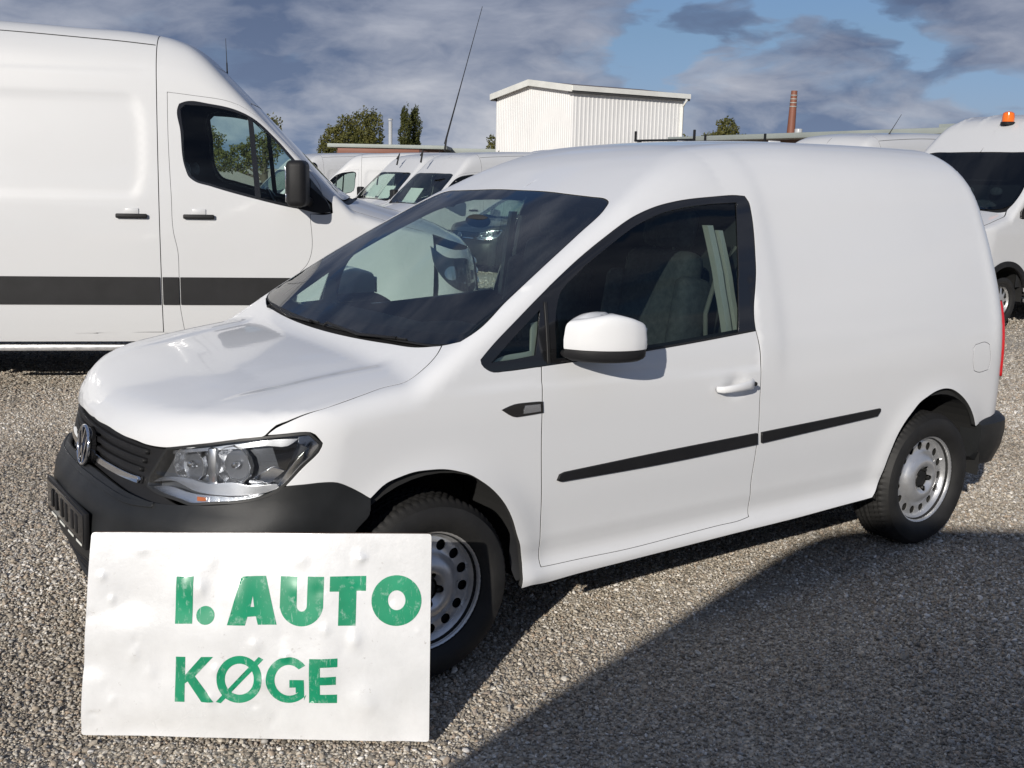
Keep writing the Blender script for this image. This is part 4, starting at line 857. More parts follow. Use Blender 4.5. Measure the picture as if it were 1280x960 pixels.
def build_large_van(label, group=None, B=None, paint_='white_paint_far', stripe=True, wheelstyle='steel', black_arch=False, dark_glass=False, coarse=1.):
    B = B or LargeVanBody(); root = thing('cargo_van', label, 'van', group=group)
    side = lambda pts: np.array([(x, z - float(B.W(np.array(x), np.array(z)))) for x, z in pts])
    topz = lambda x, y=0.: solve(B, np.array([[x, y, 4.]]), np.array([[0, 0, -1.]]), 1.0, 3.6)[0]
    st = .045 * coarse
    # windscreen outline (left half, x,y)
    wsl = [(1.045, 0), (1.055, -.3), (1.09, -.6), (1.14, -.80), (1.19, -.865), (1.26, -.872), (1.5, -.835), (1.72, -.795), (1.775, -.76), (1.79, -.70), (1.785, -.4), (1.78, 0)]
    P = [topz(x, y) for x, y in wsl]; E3 = np.array(P[4:]); e2 = DS.to2(E3)
    hs = [topz(x, y) for x, y in ((1.12, -.845), (1.04, -.87), (.9, -.87), (.7, -.865), (.5, -.84), (.42, -.82))]; h2 = DS.to2(np.array(hs))
    zc = lambda x: (x, float(topz(x)[2]) + .0028)
    arch = lambda cx, a0, a1, R=.41: [(cx - R * math.cos(a), .37 + R * math.sin(a)) for a in np.linspace(a0, a1, 12)]
    win = [(2.304, 2.105), (2.292, 2.135), (2.256, 2.15), (2.068, 2.14), (1.875, 2.10), (1.756, 2.05), (1.612, 1.925), (1.48, 1.775), (1.34, 1.605), (1.21, 1.41), (1.20, 1.375), (1.23, 1.365), (1.433, 1.385), (1.752, 1.453), (2.078, 1.541), (2.20, 1.58), (2.235, 1.61), (2.255, 1.66), (2.288, 1.945)]
    door = [(2.374, 2.215), (2.18, 2.195), (1.947, 2.165), (1.85, 2.14), (1.72, 2.07), (1.55, 1.90), (1.36, 1.68), (1.28, 1.56), (1.262, 1.50)] 
    doorf = [(1.352, 1.35), (1.355, 1.03), (1.37, .99), (1.458, .884), (1.50, .82), (1.54, .70), (1.56, .55), (1.56, .462)]
    doorl = [(2.296, .462), (2.322, .67), (2.322, .88), (2.326, 1.07), (2.350, 1.19), (2.361, 1.472), (2.374, 1.905)]
    hole = door + [(1.19, 1.43), (1.185, 1.36), (1.22, 1.35)] + doorf + doorl
    front = [(.42, 1.02), (.42, .62)] + arch(1.0, .62, 2.75) + [(1.40, .45)]
    cab = np.concatenate([np.array([zc(x) for x in (2.4485, 2.3, 2.1, 1.95, 1.85)] + [(1.782, P[-1][2])]), e2[::-1][1:], h2, side([(.41, 1.10), (.42, .62)]), side([q for q in arch(1.0, .55, 2.95) if q[0] > .44] + [(1.45, .44), (2.4485, .44)]), side([(2.4485, z) for z in (.9, 1.5, 2.0, 2.3)]), np.array([(2.4485, 1.78), (2.4485, 2.1), (2.4485, 2.4)])])
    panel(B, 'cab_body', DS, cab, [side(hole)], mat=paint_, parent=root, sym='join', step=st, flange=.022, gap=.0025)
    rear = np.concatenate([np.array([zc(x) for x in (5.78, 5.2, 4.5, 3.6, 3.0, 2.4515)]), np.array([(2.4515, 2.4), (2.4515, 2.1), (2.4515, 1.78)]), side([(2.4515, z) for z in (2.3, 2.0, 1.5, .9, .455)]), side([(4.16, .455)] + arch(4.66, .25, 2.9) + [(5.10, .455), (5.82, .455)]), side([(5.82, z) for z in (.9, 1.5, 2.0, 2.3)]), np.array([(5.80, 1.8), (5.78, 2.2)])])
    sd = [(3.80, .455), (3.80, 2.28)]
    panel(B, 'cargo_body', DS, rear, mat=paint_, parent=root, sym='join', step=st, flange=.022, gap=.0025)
    dl = door[:] + [(1.252, 1.49)]
    for sy in ('one', 'right'):
        s = 1 if sy == 'one' else -1
        d = panel(B, 'cab_door', DS, side(door + [(1.262, 1.50), (1.21, 1.42)] + [(1.20, 1.36)] + doorf + doorl), [side(win)], mat=paint_, parent=root, sym=sy, step=st, flange=.022, gap=.0025, hole_gap=0)
        glasses = [[(2.285, 2.095), (2.25, 2.13), (2.068, 2.12), (1.875, 2.08), (1.80, 2.055), (1.755, 1.475), (2.078, 1.56), (2.20, 1.60), (2.235, 1.65), (2.27, 1.945)],
                   [(1.765, 2.035), (1.72, 2.0), (1.61, 1.895), (1.50, 1.765), (1.44, 1.69), (1.44, 1.405), (1.715, 1.462)]]
        fr = panel(B, 'window_frame', DS, side(win), [side(g) for g in glasses], mat='gloss_black', parent=d, sym=sy, step=st, gap=.001, off=-.004, flange=.01, hole_gap=0)
        for g in glasses: panel(B, 'side_glass', DS, side(g), mat='dark_glass' if dark_glass else 'side_glass', parent=d, sym=sy, step=.1, gap=-.006, off=-.010, flange=0)
        panel(B, 'mirror_base', DS, side([(1.46, 1.65), (1.36, 1.56), (1.21, 1.40), (1.20, 1.37), (1.23, 1.362), (1.45, 1.39)]), mat='black_plastic', parent=d, sym=sy, step=.05, gap=0, off=.006, flange=.02)
        for hx, pr in ((2.165, d), (2.645, root)):
            y = -(float(B.W(np.array(hx), np.array(1.335)))); bm = bmesh.new()
            add_box(bm, (hx, (y - .022) * s, 1.318), (.225, .022, .034), bevel=.010, seg=3); h = link('door_handle', bm_mesh(bm, angle=50), 'black_plastic', pr)
            box('handle_escutcheon', (hx, (y - .003) * s, 1.350), (.10, .012, .05), paint_, pr, bevel=.006)
        # mirror head: tall housing on a short arm, glass facing rearwards
        y = -.99
        bm = bmesh.new(); add_box(bm, (0, 0, 0), (.145, .25, .335), bevel=.045, seg=4, mat4=Matrix.Translation((1.43, (y - .20) * s, 1.577)) @ Matrix.Rotation(.12 * s, 4, 'Z')); mh = link('wing_mirror', bm_mesh(bm, angle=60), 'black_plastic', root)
        box('mirror_plate', (1.512, (y - .20) * s, 1.60), (.012, .17, .19), 'chrome', mh, bevel=.004); box('mirror_plate', (1.512, (y - .20) * s, 1.475), (.012, .17, .06), 'chrome', mh, bevel=.004)
        tube('mirror_arm', [(1.36, (y + .02) * s, 1.44), (1.38, (y - .10) * s, 1.46), (1.40, (y - .15) * s, 1.50)], .035, 'black_plastic', mh)
        if stripe:
            for (x0, x1, pr) in ((1.475, 2.312, d), (2.325, 2.440, root), (2.462, 3.79, root), (3.81, 4.22, root), (5.10, 5.82, root)):
                panel(B, 'rub_strip', DX, [(x0, .665), (x1, .665), (x1, .868), (x0 - (.03 if x0 < 2 else 0), .868)], mat='black_plastic', parent=pr, sym=sy, step=.08, gap=0, off=.012, flange=.014, crown=.004)
        # sill and side step
        panel(B, 'sill', DS, side([(1.47, .4505), (2.0, .4515), (3.0, .4515), (4.15, .4515), (4.14, .385), (3.0, .385), (2.0, .385), (1.48, .385)]), mat=paint_, parent=root, sym=sy, step=.08, gap=0, flange=.06)
        box('side_step', (2.80, -.955 * s, .335), (2.62, .05, .045), 'rim_steel', root, bevel=.008)
        if black_arch:
            for cx in (1.0, 4.66):
                a0, a1 = .35, 2.8; o = arch(cx, a0, a1, .47); i = arch(cx, a0, a1, .405)
                panel(B, 'arch_trim', DX, o + i[::-1], mat='black_plastic', parent=root, sym=sy, step=.04, gap=0, off=.018, flange=.03, crown=.004, corner=60)
        g = [(2.46, 1.763), (3.0, 1.81), (3.54, 1.846), (4.4, 1.862), (5.75, 1.87)]
        panel(B, 'roof_gutter', DS, g + [(a_, b_ + .012) for a_, b_ in g[::-1]], mat='gap_shade', parent=root, sym=sy, step=.1, gap=0, off=.0012, flange=0)  # flat dark strip painted along the roof for the gutter crease
        # sliding door cut painted as a flat dark strip, the gap's shade in its colour
        panel(B, 'door_seam', DX, [(3.797, .46), (3.803, .46), (3.803, 2.26), (3.797, 2.26)], mat='gap_shade', parent=root, sym=sy, step=.1, gap=0, off=.0012, flange=0)
        panel(B, 'slide_rail', DX, [(3.85, 1.30), (5.55, 1.30), (5.55, 1.335), (3.85, 1.335)], mat='black_plastic', parent=root, sym=sy, step=.1, gap=0, off=.004, flange=.004)
    # bonnet, front face, lamps, grille, bumper
    half = [(.072, 0), (.086, -.3), (.156, -.58), (.25, -.73), (.40, -.83)] + [(.5, -.835), (.7, -.86), (.9, -.865), (1.03, -.865), (1.10, -.84)] + [(1.055, -.72), (1.02, -.5), (1.0, -.25), (.995, 0)]
    panel(B, 'bonnet', DT, mir(half), mat=paint_, parent=root, step=st, flange=.02, gap=.003)
    panel(B, 'cowl', DT, mir([(.97, 0), (1.0, -.5), (1.08, -.85), (1.20, -.86), (1.12, -.6), (1.08, 0)]), mat='black_plastic', parent=root, step=.1, off=-.018, flange=0)
    ws = panel(B, 'windscreen', DT, mir(wsl), mat='dark_glass' if dark_glass else 'windscreen_glass', parent=root, step=.1, gap=.005, off=-.002, flange=0)
    panel(B, 'screen_border', DT, mir(wsl), [inset_poly(smooth_poly(mir(wsl)), .045)], mat='gloss_black', parent=ws, step=.08, gap=.004, hole_gap=0, off=-.007, flange=0)
    DCb = Dom('C', 1.0)
    c = lambda pts: DCb.to2(np.array(pts))
    fl = c([(.1, 0, 1.085), (.1, -.3, 1.08), (.2, -.6, 1.075), (.3, -.75, 1.085), (.43, -.83, 1.13), (.44, -.865, .62), (.5, -.88, .50), (.5, -.88, .34), (.3, -.8, .28), (.1, -.5, .26), (0, 0, .26)]); fp = [tuple(q) for q in fl]
    panel(B, 'front_face', DCb, fp + [(-q[0], q[1]) for q in fp[::-1]], mat=paint_, parent=root, step=.07, flange=.02)
    gl = c([(0, 0, 1.0), (0, -.35, .99), (0, -.46, .90), (0, -.42, .72), (0, 0, .70)]); gp = [tuple(q) for q in gl]
    g = panel(B, 'grille', DCb, gp + [(-q[0], q[1]) for q in gp[::-1]], mat='black_plastic', parent=root, step=.08, off=.008, flange=.01)
    for z in (.78, .86, .94):
        a = c([(0, -.40, z), (0, 0, z)]); panel(B, 'grille_slat', DCb, [(a[0][0], z), (0, z), (-a[0][0], z), (-a[0][0], z + .02), (0, z + .02), (a[0][0], z + .02)], mat='lamp_chrome', parent=g, step=.08, gap=0, off=.02, flange=.012)
    bl = c([(0, 0, .60), (.1, -.6, .60), (.3, -.8, .58), (.43, -.86, .55), (.47, -.87, .35), (.3, -.8, .29), (.1, -.5, .27), (0, 0, .27)]); bp = [tuple(q) for q in bl]
    panel(B, 'front_bumper', DCb, bp + [(-q[0], q[1]) for q in bp[::-1]], mat='bumper_plastic', parent=root, step=.08, off=.02, flange=.02)
    hl = c([(.12, -.50, .95), (.22, -.66, 1.01), (.36, -.80, 1.03), (.47, -.86, 1.12), (.44, -.85, .96), (.30, -.77, .78), (.16, -.60, .72), (.10, -.50, .78)])
    for sy in ('one', 'right'):
        h = panel(B, 'headlight', DCb, hl, mat='lamp_dark', parent=root, sym=sy, step=.04, off=.006, flange=.01)
        panel(B, 'lamp_lens', DCb, hl, mat='lens_glass', parent=h, sym=sy, step=.05, off=.012, flange=.004)
        for (a, b, z, r) in ((.25, -.66, .87, .06), (.33, -.77, .90, .055)):
            q = c([(a, b, z)])[0]; ring = [(q[0] + r * math.cos(t), q[1] + r * math.sin(t)) for t in np.linspace(0, 2 * math.pi, 18, endpoint=False)]
            panel(B, 'reflector', DCb, ring, mat='chrome', parent=h, sym=sy, step=.03, gap=0, off=.009, flange=.003)
    # rear
    Pr = [(y, z) for y, z in ((-.93, .455), (-.935, .9), (-.91, 1.5), (-.86, 2.0), (-.80, 2.3), (-.70, 2.52), (-.4, 2.66), (0, 2.69))]
    rr_ = Pr + [(-y, z) for y, z in Pr[::-1]]; panel(B, 'rear_panel', DR, rr_, mat=paint_, parent=root, step=.12, gap=-.02, flange=0)
    for sy in ('one', 'right'):
        rd = panel(B, 'rear_door', DR, [(-.012, .50), (-.80, .50), (-.80, 1.5), (-.74, 2.1), (-.60, 2.42), (-.012, 2.50)], mat=paint_, parent=root, sym=sy, step=.12, off=.012, flange=.012, gap=.003)
        panel(B, 'rear_glass', DR, [(-.14, 1.35), (-.66, 1.35), (-.63, 1.9), (-.56, 2.0), (-.14, 2.0)], mat='gloss_black', parent=rd, sym=sy, step=.12, off=.014, flange=.004)
        panel(B, 'tail_light', DR, [(-.84, .95), (-.92, .95), (-.90, 1.35), (-.84, 1.40)], mat='tail_red', parent=root, sym=sy, step=.06, off=.010, flange=.01)
    box('rear_bumper', (5.93, 0, .47), (.20, 1.84, .17), 'bumper_plastic', root, bevel=.03)
    # running gear
    for x in (1.0, 4.66):
        for s in (-1, 1): build_wheel(root, x, .945 * s, .345, .205, .215, side=s, holes=16 if wheelstyle == 'steel' else 10, style=wheelstyle, spin=.2)
        arch_liner(root, x, .37, .43, -.95, -.6)
    bm = bmesh.new(); add_box(bm, (2.9, 0, .42), (2.7, 1.82, .10)); add_box(bm, (3.2, 0, .46), (5.2, 1.15, .12)); add_box(bm, (5.5, 0, .45), (.7, 1.7, .10)); link('floor_pan', bm_mesh(bm), 'under_body', root)
    # cabin
    lin = side([(1.30, .50), (1.25, 1.2), (1.15, 1.33)]).tolist() + [(E3[1][0] + .03, e2[1][1]), (E3[2][0] + .04, e2[2][1]), (E3[3][0] + .04, e2[3][1]), (1.83, 1.9), (1.84, 2.15)] + [(2.0, zc(2.0)[1] - .02), (2.42, zc(2.42)[1])] + [(2.55, 2.0)] + side([(2.55, 1.0), (2.55, .50)]).tolist()
    panel(B, 'cabin_lining', DS, lin, [side(inset_poly(smooth_poly(win), -.012))], mat='interior_dark', parent=root, sym='join', step=.12, gap=0, hole_gap=0, off=-.06, flange=0)
    sec = section(B, 2.50, .03, 1.3, 40, .45); bm = bmesh.new(); a = [bm.verts.new(p) for p in sec]; b = [bm.verts.new((p[0] + .03, p[1], p[2])) for p in sec]; bm.faces.new(a); bm.faces.new(b[::-1])
    for i in range(len(a)): bm.faces.new((a[i], a[(i + 1) % len(a)], b[(i + 1) % len(a)], b[i]))
    link('bulkhead', bm_mesh(bm), 'interior_dark', root)
    bm = bmesh.new(); add_box(bm, (1.30, 0, 1.10), (.50, 1.80, .55), bevel=.09, seg=4); link('dashboard', bm_mesh(bm, angle=50), 'interior_dark', root)
    for y in (-.45, .30):
        soft('seat', [hexa((2.10, y, 1.0), (.5, .5 if y < 0 else .8, .18)), hexa((2.33, y, 1.30), (.14, .46 if y < 0 else .8, .6), .15, .06)], 'seat_fabric', root)
        for q in ((y,) if y < 0 else (y - .2, y + .2)): soft('headrest', [hexa((2.37, q, 1.66), (.09, .22, .14), .1)], 'seat_fabric', root)
    tube('steering_wheel', [(1.66 + .11 * math.cos(a), -.45 + .21 * math.sin(a), 1.34 + .17 * math.cos(a)) for a in np.linspace(0, 2 * math.pi, 32, endpoint=False)], .016, 'gloss_black', root, 8, True)
    return root

def aerial(parent, p, h, lean, name='aerial'):
    a = Vector(p); tube(name, [a, a + Vector((0, 0, .03))], .018, 'black_plastic', parent); return tube(name, [a + Vector((0, 0, .02)), a + Vector((lean[0] * .5, lean[1] * .5, h * .5)), a + Vector((lean[0], lean[1], h))], [.006, .004, .0025], 'black_plastic', parent, 6)

def at(u, D, z=None, v=None):
    """a point D metres ahead of the camera, u across the picture at eye level; height z, or read from v"""
    u0 = (u - 640) / 1375.5; v0 = -(_f.z + _r2.z * u0) / _u2.z if v is None else -(v - 480) / 1375.5
    r = _f + _r2 * u0 + _u2 * v0; rh = r.x * FH[0] + r.y * FH[1]; p = Vector(CAM.tolist()) + r * (D / rh)
    if v is None: p.z = z or 0
    return p

def put(o, parent):
    """hang a part built in world coordinates on a thing that already stands somewhere"""
    o.parent = parent; o.matrix_parent_inverse = Matrix.LocRotScale(parent.location, parent.rotation_euler, parent.scale).inverted(); return o
def repaint(o, mat, to):
    for c in o.children_recursive:
        if c.type == 'MESH' and c.data.materials and c.data.materials[0] == MATS[mat]: c.material_slots[0].link = 'OBJECT'; c.material_slots[0].material = MATS[to]

def build_fleet(hero):
    glass('dark_glass', (.30, .36, .38), 1.52, extra=1.0); paint('dark_paint', (.02, .022, .026)); G = 'white vans parked around the yard'
    near = build_large_van('tall white cargo van with a wide black rub strip, side on at the left edge', G)
    near.location = (4.271, 4.197, 0); near.rotation_euler = (0, 0, R_(153.74))
    def place(o, u, D, yaw, s=1., sz=None):
        p = at(u, D, 0); o.location = (p.x, p.y, 0); o.rotation_euler = (0, 0, yaw); o.scale = (s, s, sz or s)
    back = copy_tree(near, 'white cargo van parked behind the photographer, outside the picture'); back.location = (-4.60, -3.80, 0); back.rotation_euler = (0, 0, R_(-43.0)); back.scale = (.87, .87, 1.10)  # unseen; stretched unevenly to shape the shadow it casts
    far = copy_tree(near, 'farther white van with a small dark cab window, seen right of the near tall van'); place(far, 345, 25, -YAW + .05, .80, .76)
    m1 = copy_tree(near, 'white van with two sheets behind its screen, left of the pair facing the camera'); place(m1, 414, 22.5, .02, .83, .76)
    m2 = copy_tree(near, 'white van with the long whip aerial, right one of the pair facing the camera'); place(m2, 454, 19.8, .02, .83, .76)
    m3 = copy_tree(near, 'white van whose rounded roof shows just below the corrugated white building'); place(m3, 592, 24.5, .02, .83, .83)
    repaint(back, 'side_glass', 'gloss_black'); repaint(back, 'windscreen_glass', 'gloss_black')  # windows made opaque so no sun comes through into its shadow
    for c in [c for c in back.children if c.name.startswith('wing_mirror')]:  # mirrors taken off so they add no bump to the shadow
        for q in list(c.children): bpy.data.objects.remove(q)
        bpy.data.objects.remove(c)
    m0 = copy_tree(near, 'white van seen through the cab windows of the near tall van'); place(m0, 285, 25.5, .02, .83, .76)
    rk = copy_tree(near, 'white van with a black roof rack, mostly hidden behind the foreground van'); place(rk, 700, 16.5, .02, .79)
    ae = copy_tree(near, 'white van showing only its roof with a short slanting aerial, left of the beacon van'); place(ae, 922, 14.6, .02, .82, .865)
    tr = build_large_van('white van with amber roof beacon and black wheel arch trims at the right edge', G, B=LargeVanBody(ribs=True, dz=.0), stripe=False, wheelstyle='cap', black_arch=True, dark_glass=True, coarse=1.)
    p = at(1266, 12.8, 0); tr.location = (p.x - 1.0, p.y + .95, 0); tr.scale = (1, 1, .95)
    # amber beacon
    zr = float(solve(LargeVanBody(True, 0.), np.array([[2.15, -.10, 4.]]), np.array([[0, 0, -1.]]), 1, 3.6)[0][2])
    b = link('beacon', lathe_mesh([(0, 0), (.085, 0), (.088, .03), (.07, .04)], 24, 'Z'), 'black_plastic', tr); b.location = (2.15, -.10, zr - .01)
    link('beacon_dome', lathe_mesh([(.072, .035), (.074, .10), (.066, .15), (.04, .168), (0, .172)], 24, 'Z'), 'beacon_amber', b)
    # aerials
    def whip(parent, u0, v0, u1, v1, D, r, blob=.02):
        a, c = at(u0, D, v=v0), at(u1, D, v=v1); m = (a + c) / 2
        put(tube('aerial', [a, a + (c - a) * .25, m, c], [r * 2.2, r * 1.6, r, r * .6], 'black_plastic', None, 6), parent); put(tube('aerial_foot', [a - Vector((0, 0, .12)), a + (c - a).normalized() * .12], [blob * 1.3, blob], 'black_plastic', None, 8), parent)
    whip(m2, 556, 180, 603, 8, 21., .008, .016); whip(near, 284.5, 97, 282, 48, 9.6, .003, .006); whip(ae, 1106, 176, 1127, 143, 15.8, .005, .014)
    whip(m1, 496, 199, 500, 191, 23.3, .010, .014); whip(m2, 526, 195, 529, 187, 20.8, .010, .014); whip(m3, 621, 195, 624, 188, 26, .010, .014)
    # roof rack: two bars on four feet, upright stops at the front
    for (xa, name) in ((2.6, 'rack_bar'), (4.6, 'rack_bar')):
        bar = tube(name, [(xa, -.86, 2.83), (xa, .86, 2.83)], .022, 'black_plastic', rk)
        for s in (-1, 1): box('rack_foot', (xa, s * .72, 2.77), (.07, .07, .16), 'black_plastic', bar, bevel=.01)
        for s in (-1, 1): box('rack_stop', (xa, s * .84, 2.92), (.035, .05, .20), 'black_plastic', bar, bevel=.01)
    tube('rack_rail', [(2.4, -.60, 2.80), (5.2, -.60, 2.80)], .014, 'rim_steel', rk)
    # price sheets on the dashboards, against the screens
    for van, spots in ((m1, ((-.05, .42, 0), (.62, .40, .1))), (m2, ((.48, .46, 0),))):
        for y, w, tl in spots:
            M = Matrix.LocRotScale(van.location, van.rotation_euler, van.scale); c = M @ Vector((1.50, y, 1.62))
            bm = bmesh.new(); add_box(bm, (0, 0, 0), (.006, w, .34)); o = link('price_sheet', bm_mesh(bm), 'paper'); o.location = c; o.rotation_euler = (0, R_(38), tl * .3)
            tag(o, {-.05: 'blank white sheet at the middle of the left facing van windscreen', .62: 'blank white sheet low at the far side of the left facing van windscreen', .48: 'blank white sheet behind the windscreen of the van with the whip aerial'}[y], 'sheet', 'sheets behind windscreens')
    # dark car seen through the foreground van
    dk = copy_tree(hero, 'dark small van seen through the windscreen of the foreground van', None); dk['category'] = 'van'; place(dk, 575, 18.8, 0., .84); repaint(dk, 'white_paint', 'dark_paint')
    return near

# ================================================================== metal sign
pbr('beacon_amber', (.85, .16, .01), .15, coat=.8); pbr('paper', (.78, .80, .78), .7)
def build_sign():
    m = bpy.data.materials.new('enamel'); m.use_nodes = True; t = NT(m.node_tree); tc = t.node('ShaderNodeTexCoord').outputs['Object']
    dirt = t.ramp(t.noise(tc, 3.2, 7, .68), [(.40, (.78, .785, .79)), (.66, (.68, .685, .685))]); sp = t.ramp(t.noise(tc, 34, 4, .75), [(.64, 0.), (.72, .6)])
    rust = t.ramp(t.noise(tc, 17, 6, .8), [(.70, 0.), (.78, .8)])
    c = t.mix(sp, dirt, (.42, .40, .38)); c = t.mix(rust, c, (.33, .22, .15))
    nb = t.node('ShaderNodeBump', {'Strength': .4, 'Distance': .006, 'Height': t.noise(tc, 16, 5, .6)}).outputs[0]
    b = t.node('ShaderNodeBsdfPrincipled', {'Base Color': c, 'Roughness': t.math('ADD', .20, t.math('MULTIPLY', t.noise(tc, 6, 4), .12)), 'Normal': nb, 'Specular IOR Level': .9, 'Coat Weight': 1., 'Coat Roughness': .20, 'Coat IOR': 1.8}); t.node('ShaderNodeOutputMaterial', {0: b.outputs[0]}); MATS['enamel'] = m
    m = bpy.data.materials.new('sign_green'); m.use_nodes = True; t = NT(m.node_tree); tc = t.node('ShaderNodeTexCoord').outputs['Object']
    st = t.node('ShaderNodeMapping', {'Vector': tc, 'Scale': (60, 60, 9)}).outputs[0]
    w = t.ramp(t.noise(st, 2.2, 5, .7), [(.60, 0.), (.70, .75)]); w2 = t.ramp(t.noise(tc, 26, 5, .7), [(.56, 0.), (.68, .5)]); g = t.mix(t.ramp(t.noise(tc, 7, 3), [(.3, 0.), (.7, 1.)]), (.004, .21, .10), (.009, .29, .145))
    c = t.mix(t.math('MAXIMUM', w, w2), g, (.42, .58, .50)); b = t.node('ShaderNodeBsdfPrincipled', {'Base Color': c, 'Roughness': .34, 'Specular IOR Level': .6}); t.node('ShaderNodeOutputMaterial', {0: b.outputs[0]}); MATS['sign_green'] = m
    pbr('rust_edge', (.16, .09, .06), .8, vary=.4, vscale=20)
    rng = np.random.default_rng(11); g = []
    for k in range(26): g.append((rng.uniform(.0, 1.05), rng.uniform(0, .62), rng.uniform(.04, .13), rng.uniform(-.011, .008), rng.uniform(.5, 2.2)))
    for k in range(46): g.append((rng.uniform(.03, 1.02), rng.uniform(.03, .60), rng.uniform(.008, .022), rng.uniform(-.008, .005), rng.uniform(.6, 1.6)))
    def bulge(u, v):
        d = -.010 * np.sin(u * 3.0) * np.sin(v * 5.2) + .024 * (v / .62) ** 2 + .012 * np.exp(-((v - .005) / .05) ** 2) * np.clip(1 - u, 0, 1)
        for a, b, r, h, q in g: d = d + h * np.exp(-((u - a) / r) ** 2 - ((v - b) / (r * q)) ** 2)
        return d
    root = thing('metal_sign', 'dented white metal sign with green lettering, standing on the gravel against the van bumper', 'sign', (-.197, -.622, .004), rot=(-.115, 0, math.atan2(-.562, .827)))
    TL, TR_, BR, BL = (.038, .616), (1.046, .628), (1.049, 0.), (0.004, 0.)
    nu, nv = 150, 90; V = []
    for j in range(nv + 1):
        for i in range(nu + 1):
            a, b = i / nu, j / nv; u = (1 - b) * (BL[0] + a * (BR[0] - BL[0])) + b * (TL[0] + a * (TR_[0] - TL[0])); v = (1 - b) * (BL[1] + a * (BR[1] - BL[1])) + b * (TL[1] + a * (TR_[1] - TL[1]))
            # corners slightly rounded
            for cx, cy in ((0, 0), (1, 0), (1, 1), (0, 1)):
                dx, dy = abs(a - cx) * 1.05, abs(b - cy) * .62
                if dx < .008 and dy < .008 : u += (.0025 if cx == 0 else -.0025) * (1 - dx / .008) * (1 - dy / .008); v += (.0025 if cy == 0 else -.0025) * (1 - dx / .008) * (1 - dy / .008)
            V.append((u, bulge(u, v), v))
    F = [(j * (nu + 1) + i, j * (nu + 1) + i + 1, (j + 1) * (nu + 1) + i + 1, (j + 1) * (nu + 1) + i) for j in range(nv) for i in range(nu)]
    link('sign_sheet', mesh(V, F), 'enamel', root)
    rim = [j * 0 + i for i in range(nu)] + [j * (nu + 1) + nu for j in range(nv)] + [nv * (nu + 1) + i for i in range(nu, 0, -1)] + [j * (nu + 1) for j in range(nv, 0, -1)]
    RV = [V[i] for i in rim]; n = len(RV); RV += [(x, y + .012, z) for x, y, z in RV[:n]]; RF = [(i, i + n, (i + 1) % n + n, (i + 1) % n) for i in range(n)]
    link('sign_rim', mesh(RV, RF), 'rust_edge', root); link('sign_back', mesh([(x, y + .0025, z) for x, y, z in V[::1]], [f[::-1] for f in F]), 'rim_steel', root)
    def arc(cx, cy, rx, ry, a0, a1, n=24): return [(cx + rx * math.cos(math.radians(a)), cy + ry * math.sin(math.radians(a))) for a in np.linspace(a0, a1, n)]
    def letter(ch, outer, holes=()):
        lo = np.array(outer, float); L = [lo] + [np.array(h, float) for h in holes]; V2 = []; E = []
        for l in L:
            q = []
            for a, b in zip(l, np.roll(l, -1, 0)):
                k = max(1, int(np.linalg.norm(b - a) / .008)); q += [tuple(a + (b - a) * t / k) for t in range(k)]
            s = len(V2); V2 += q; E += [(s + i, s + (i + 1) % len(q)) for i in range(len(q))]
        mn, mx = lo.min(0), lo.max(0); G = np.array([(x, y) for x in np.arange(mn[0], mx[0], .008) for y in np.arange(mn[1], mx[1], .008)]); ok = inside(G, L[0])
        for l in L[1:]: ok &= ~inside(G, l)
        G = G[ok]
        for l in L: G = G[dist_poly(G, l) > .003] if len(G) else G
        r = delaunay_2d_cdt([Vector(v) for v in V2 + [tuple(x) for x in G]], E, [], 0, 1e-7); P = np.array([tuple(v) for v in r[0]]); Fc = np.array([tuple(f) for f in r[2]]); c = P[Fc].mean(1); ok = inside(c, L[0])
        for l in L[1:]: ok &= ~inside(c, l)
        P = np.c_[P[:, 0] + P[:, 1] / .61 * .022 * (1 - P[:, 0] / 1.05), P[:, 1] * 1.016]; W_ = [(u, float(bulge(u, v)) - .0009, v) for u, v in P]; Fo = []
        for f in Fc[ok]:
            a, b, c_ = [np.array(W_[i]) for i in f]; Fo.append(tuple(f) if np.cross(b - a, c_ - a)[1] < 0 else tuple(f[::-1]))
        link('letter', mesh(W_, Fo), 'sign_green', root)
    t1, b1 = .486, .345
    letter('I', [(.281, b1 - .001), (.333, b1 + .001), (.333, t1 - .001), (.281, t1 - .003)])
    letter('.', arc(.372, .371, .0275, .0275, 0, 345, 24))
    letter('A', [(.438, .345), (.493, .345), (.500, .372), (.534, .372), (.5305, .347), (.586, .347), (.549, .488), (.482, .487)][:0] or [(.438, .344), (.492, .344), (.499, .370), (.5235, .371), (.530, .346), (.586, .347), (.549, .489), (.477, .487)], [[(.507, .399), (.5175, .399), (.5125, .432)]])
    letter('U', [(.594, .489), (.594, .395)] + arc(.6595, .408, .0655, .0635, 190, 350, 26) + [(.725, .400), (.725, .490), (.676, .490), (.676, .405)] + arc(.6605, .405, .0155, .017, 355, 185, 12) + [(.645, .489)])
    letter('T', [(.771, .348), (.823, .348), (.823, .449), (.851, .449), (.851, .493), (.743, .491), (.743, .447), (.771, .447)])
    letter('O', arc(.9440, .4215, .0755, .0745, 0, 355, 60), [arc(.9445, .4225, .0265, .029, 0, 350, 34)])
    K_ = lambda x, y: (x, y)
    letter('K', [(.286, .111), (.315, .111), (.315, .166), (.3235, .173), (.366, .112), (.403, .113), (.345, .189), (.399, .249), (.363, .248), (.315, .192), (.315, .247), (.286, .246)])
    letter('O', arc(.478, .1815, .0680, .0715, 0, 355, 60), [arc(.478, .1815, .0435, .0475, 0, 350, 40)])
    letter('slash', [(.409, .113), (.424, .109), (.549, .243), (.535, .251)])
    g0 = arc(.626, .183, .068, .0705, 42, 322, 46); g1 = arc(.628, .183, .0435, .0475, 312, 48, 40)
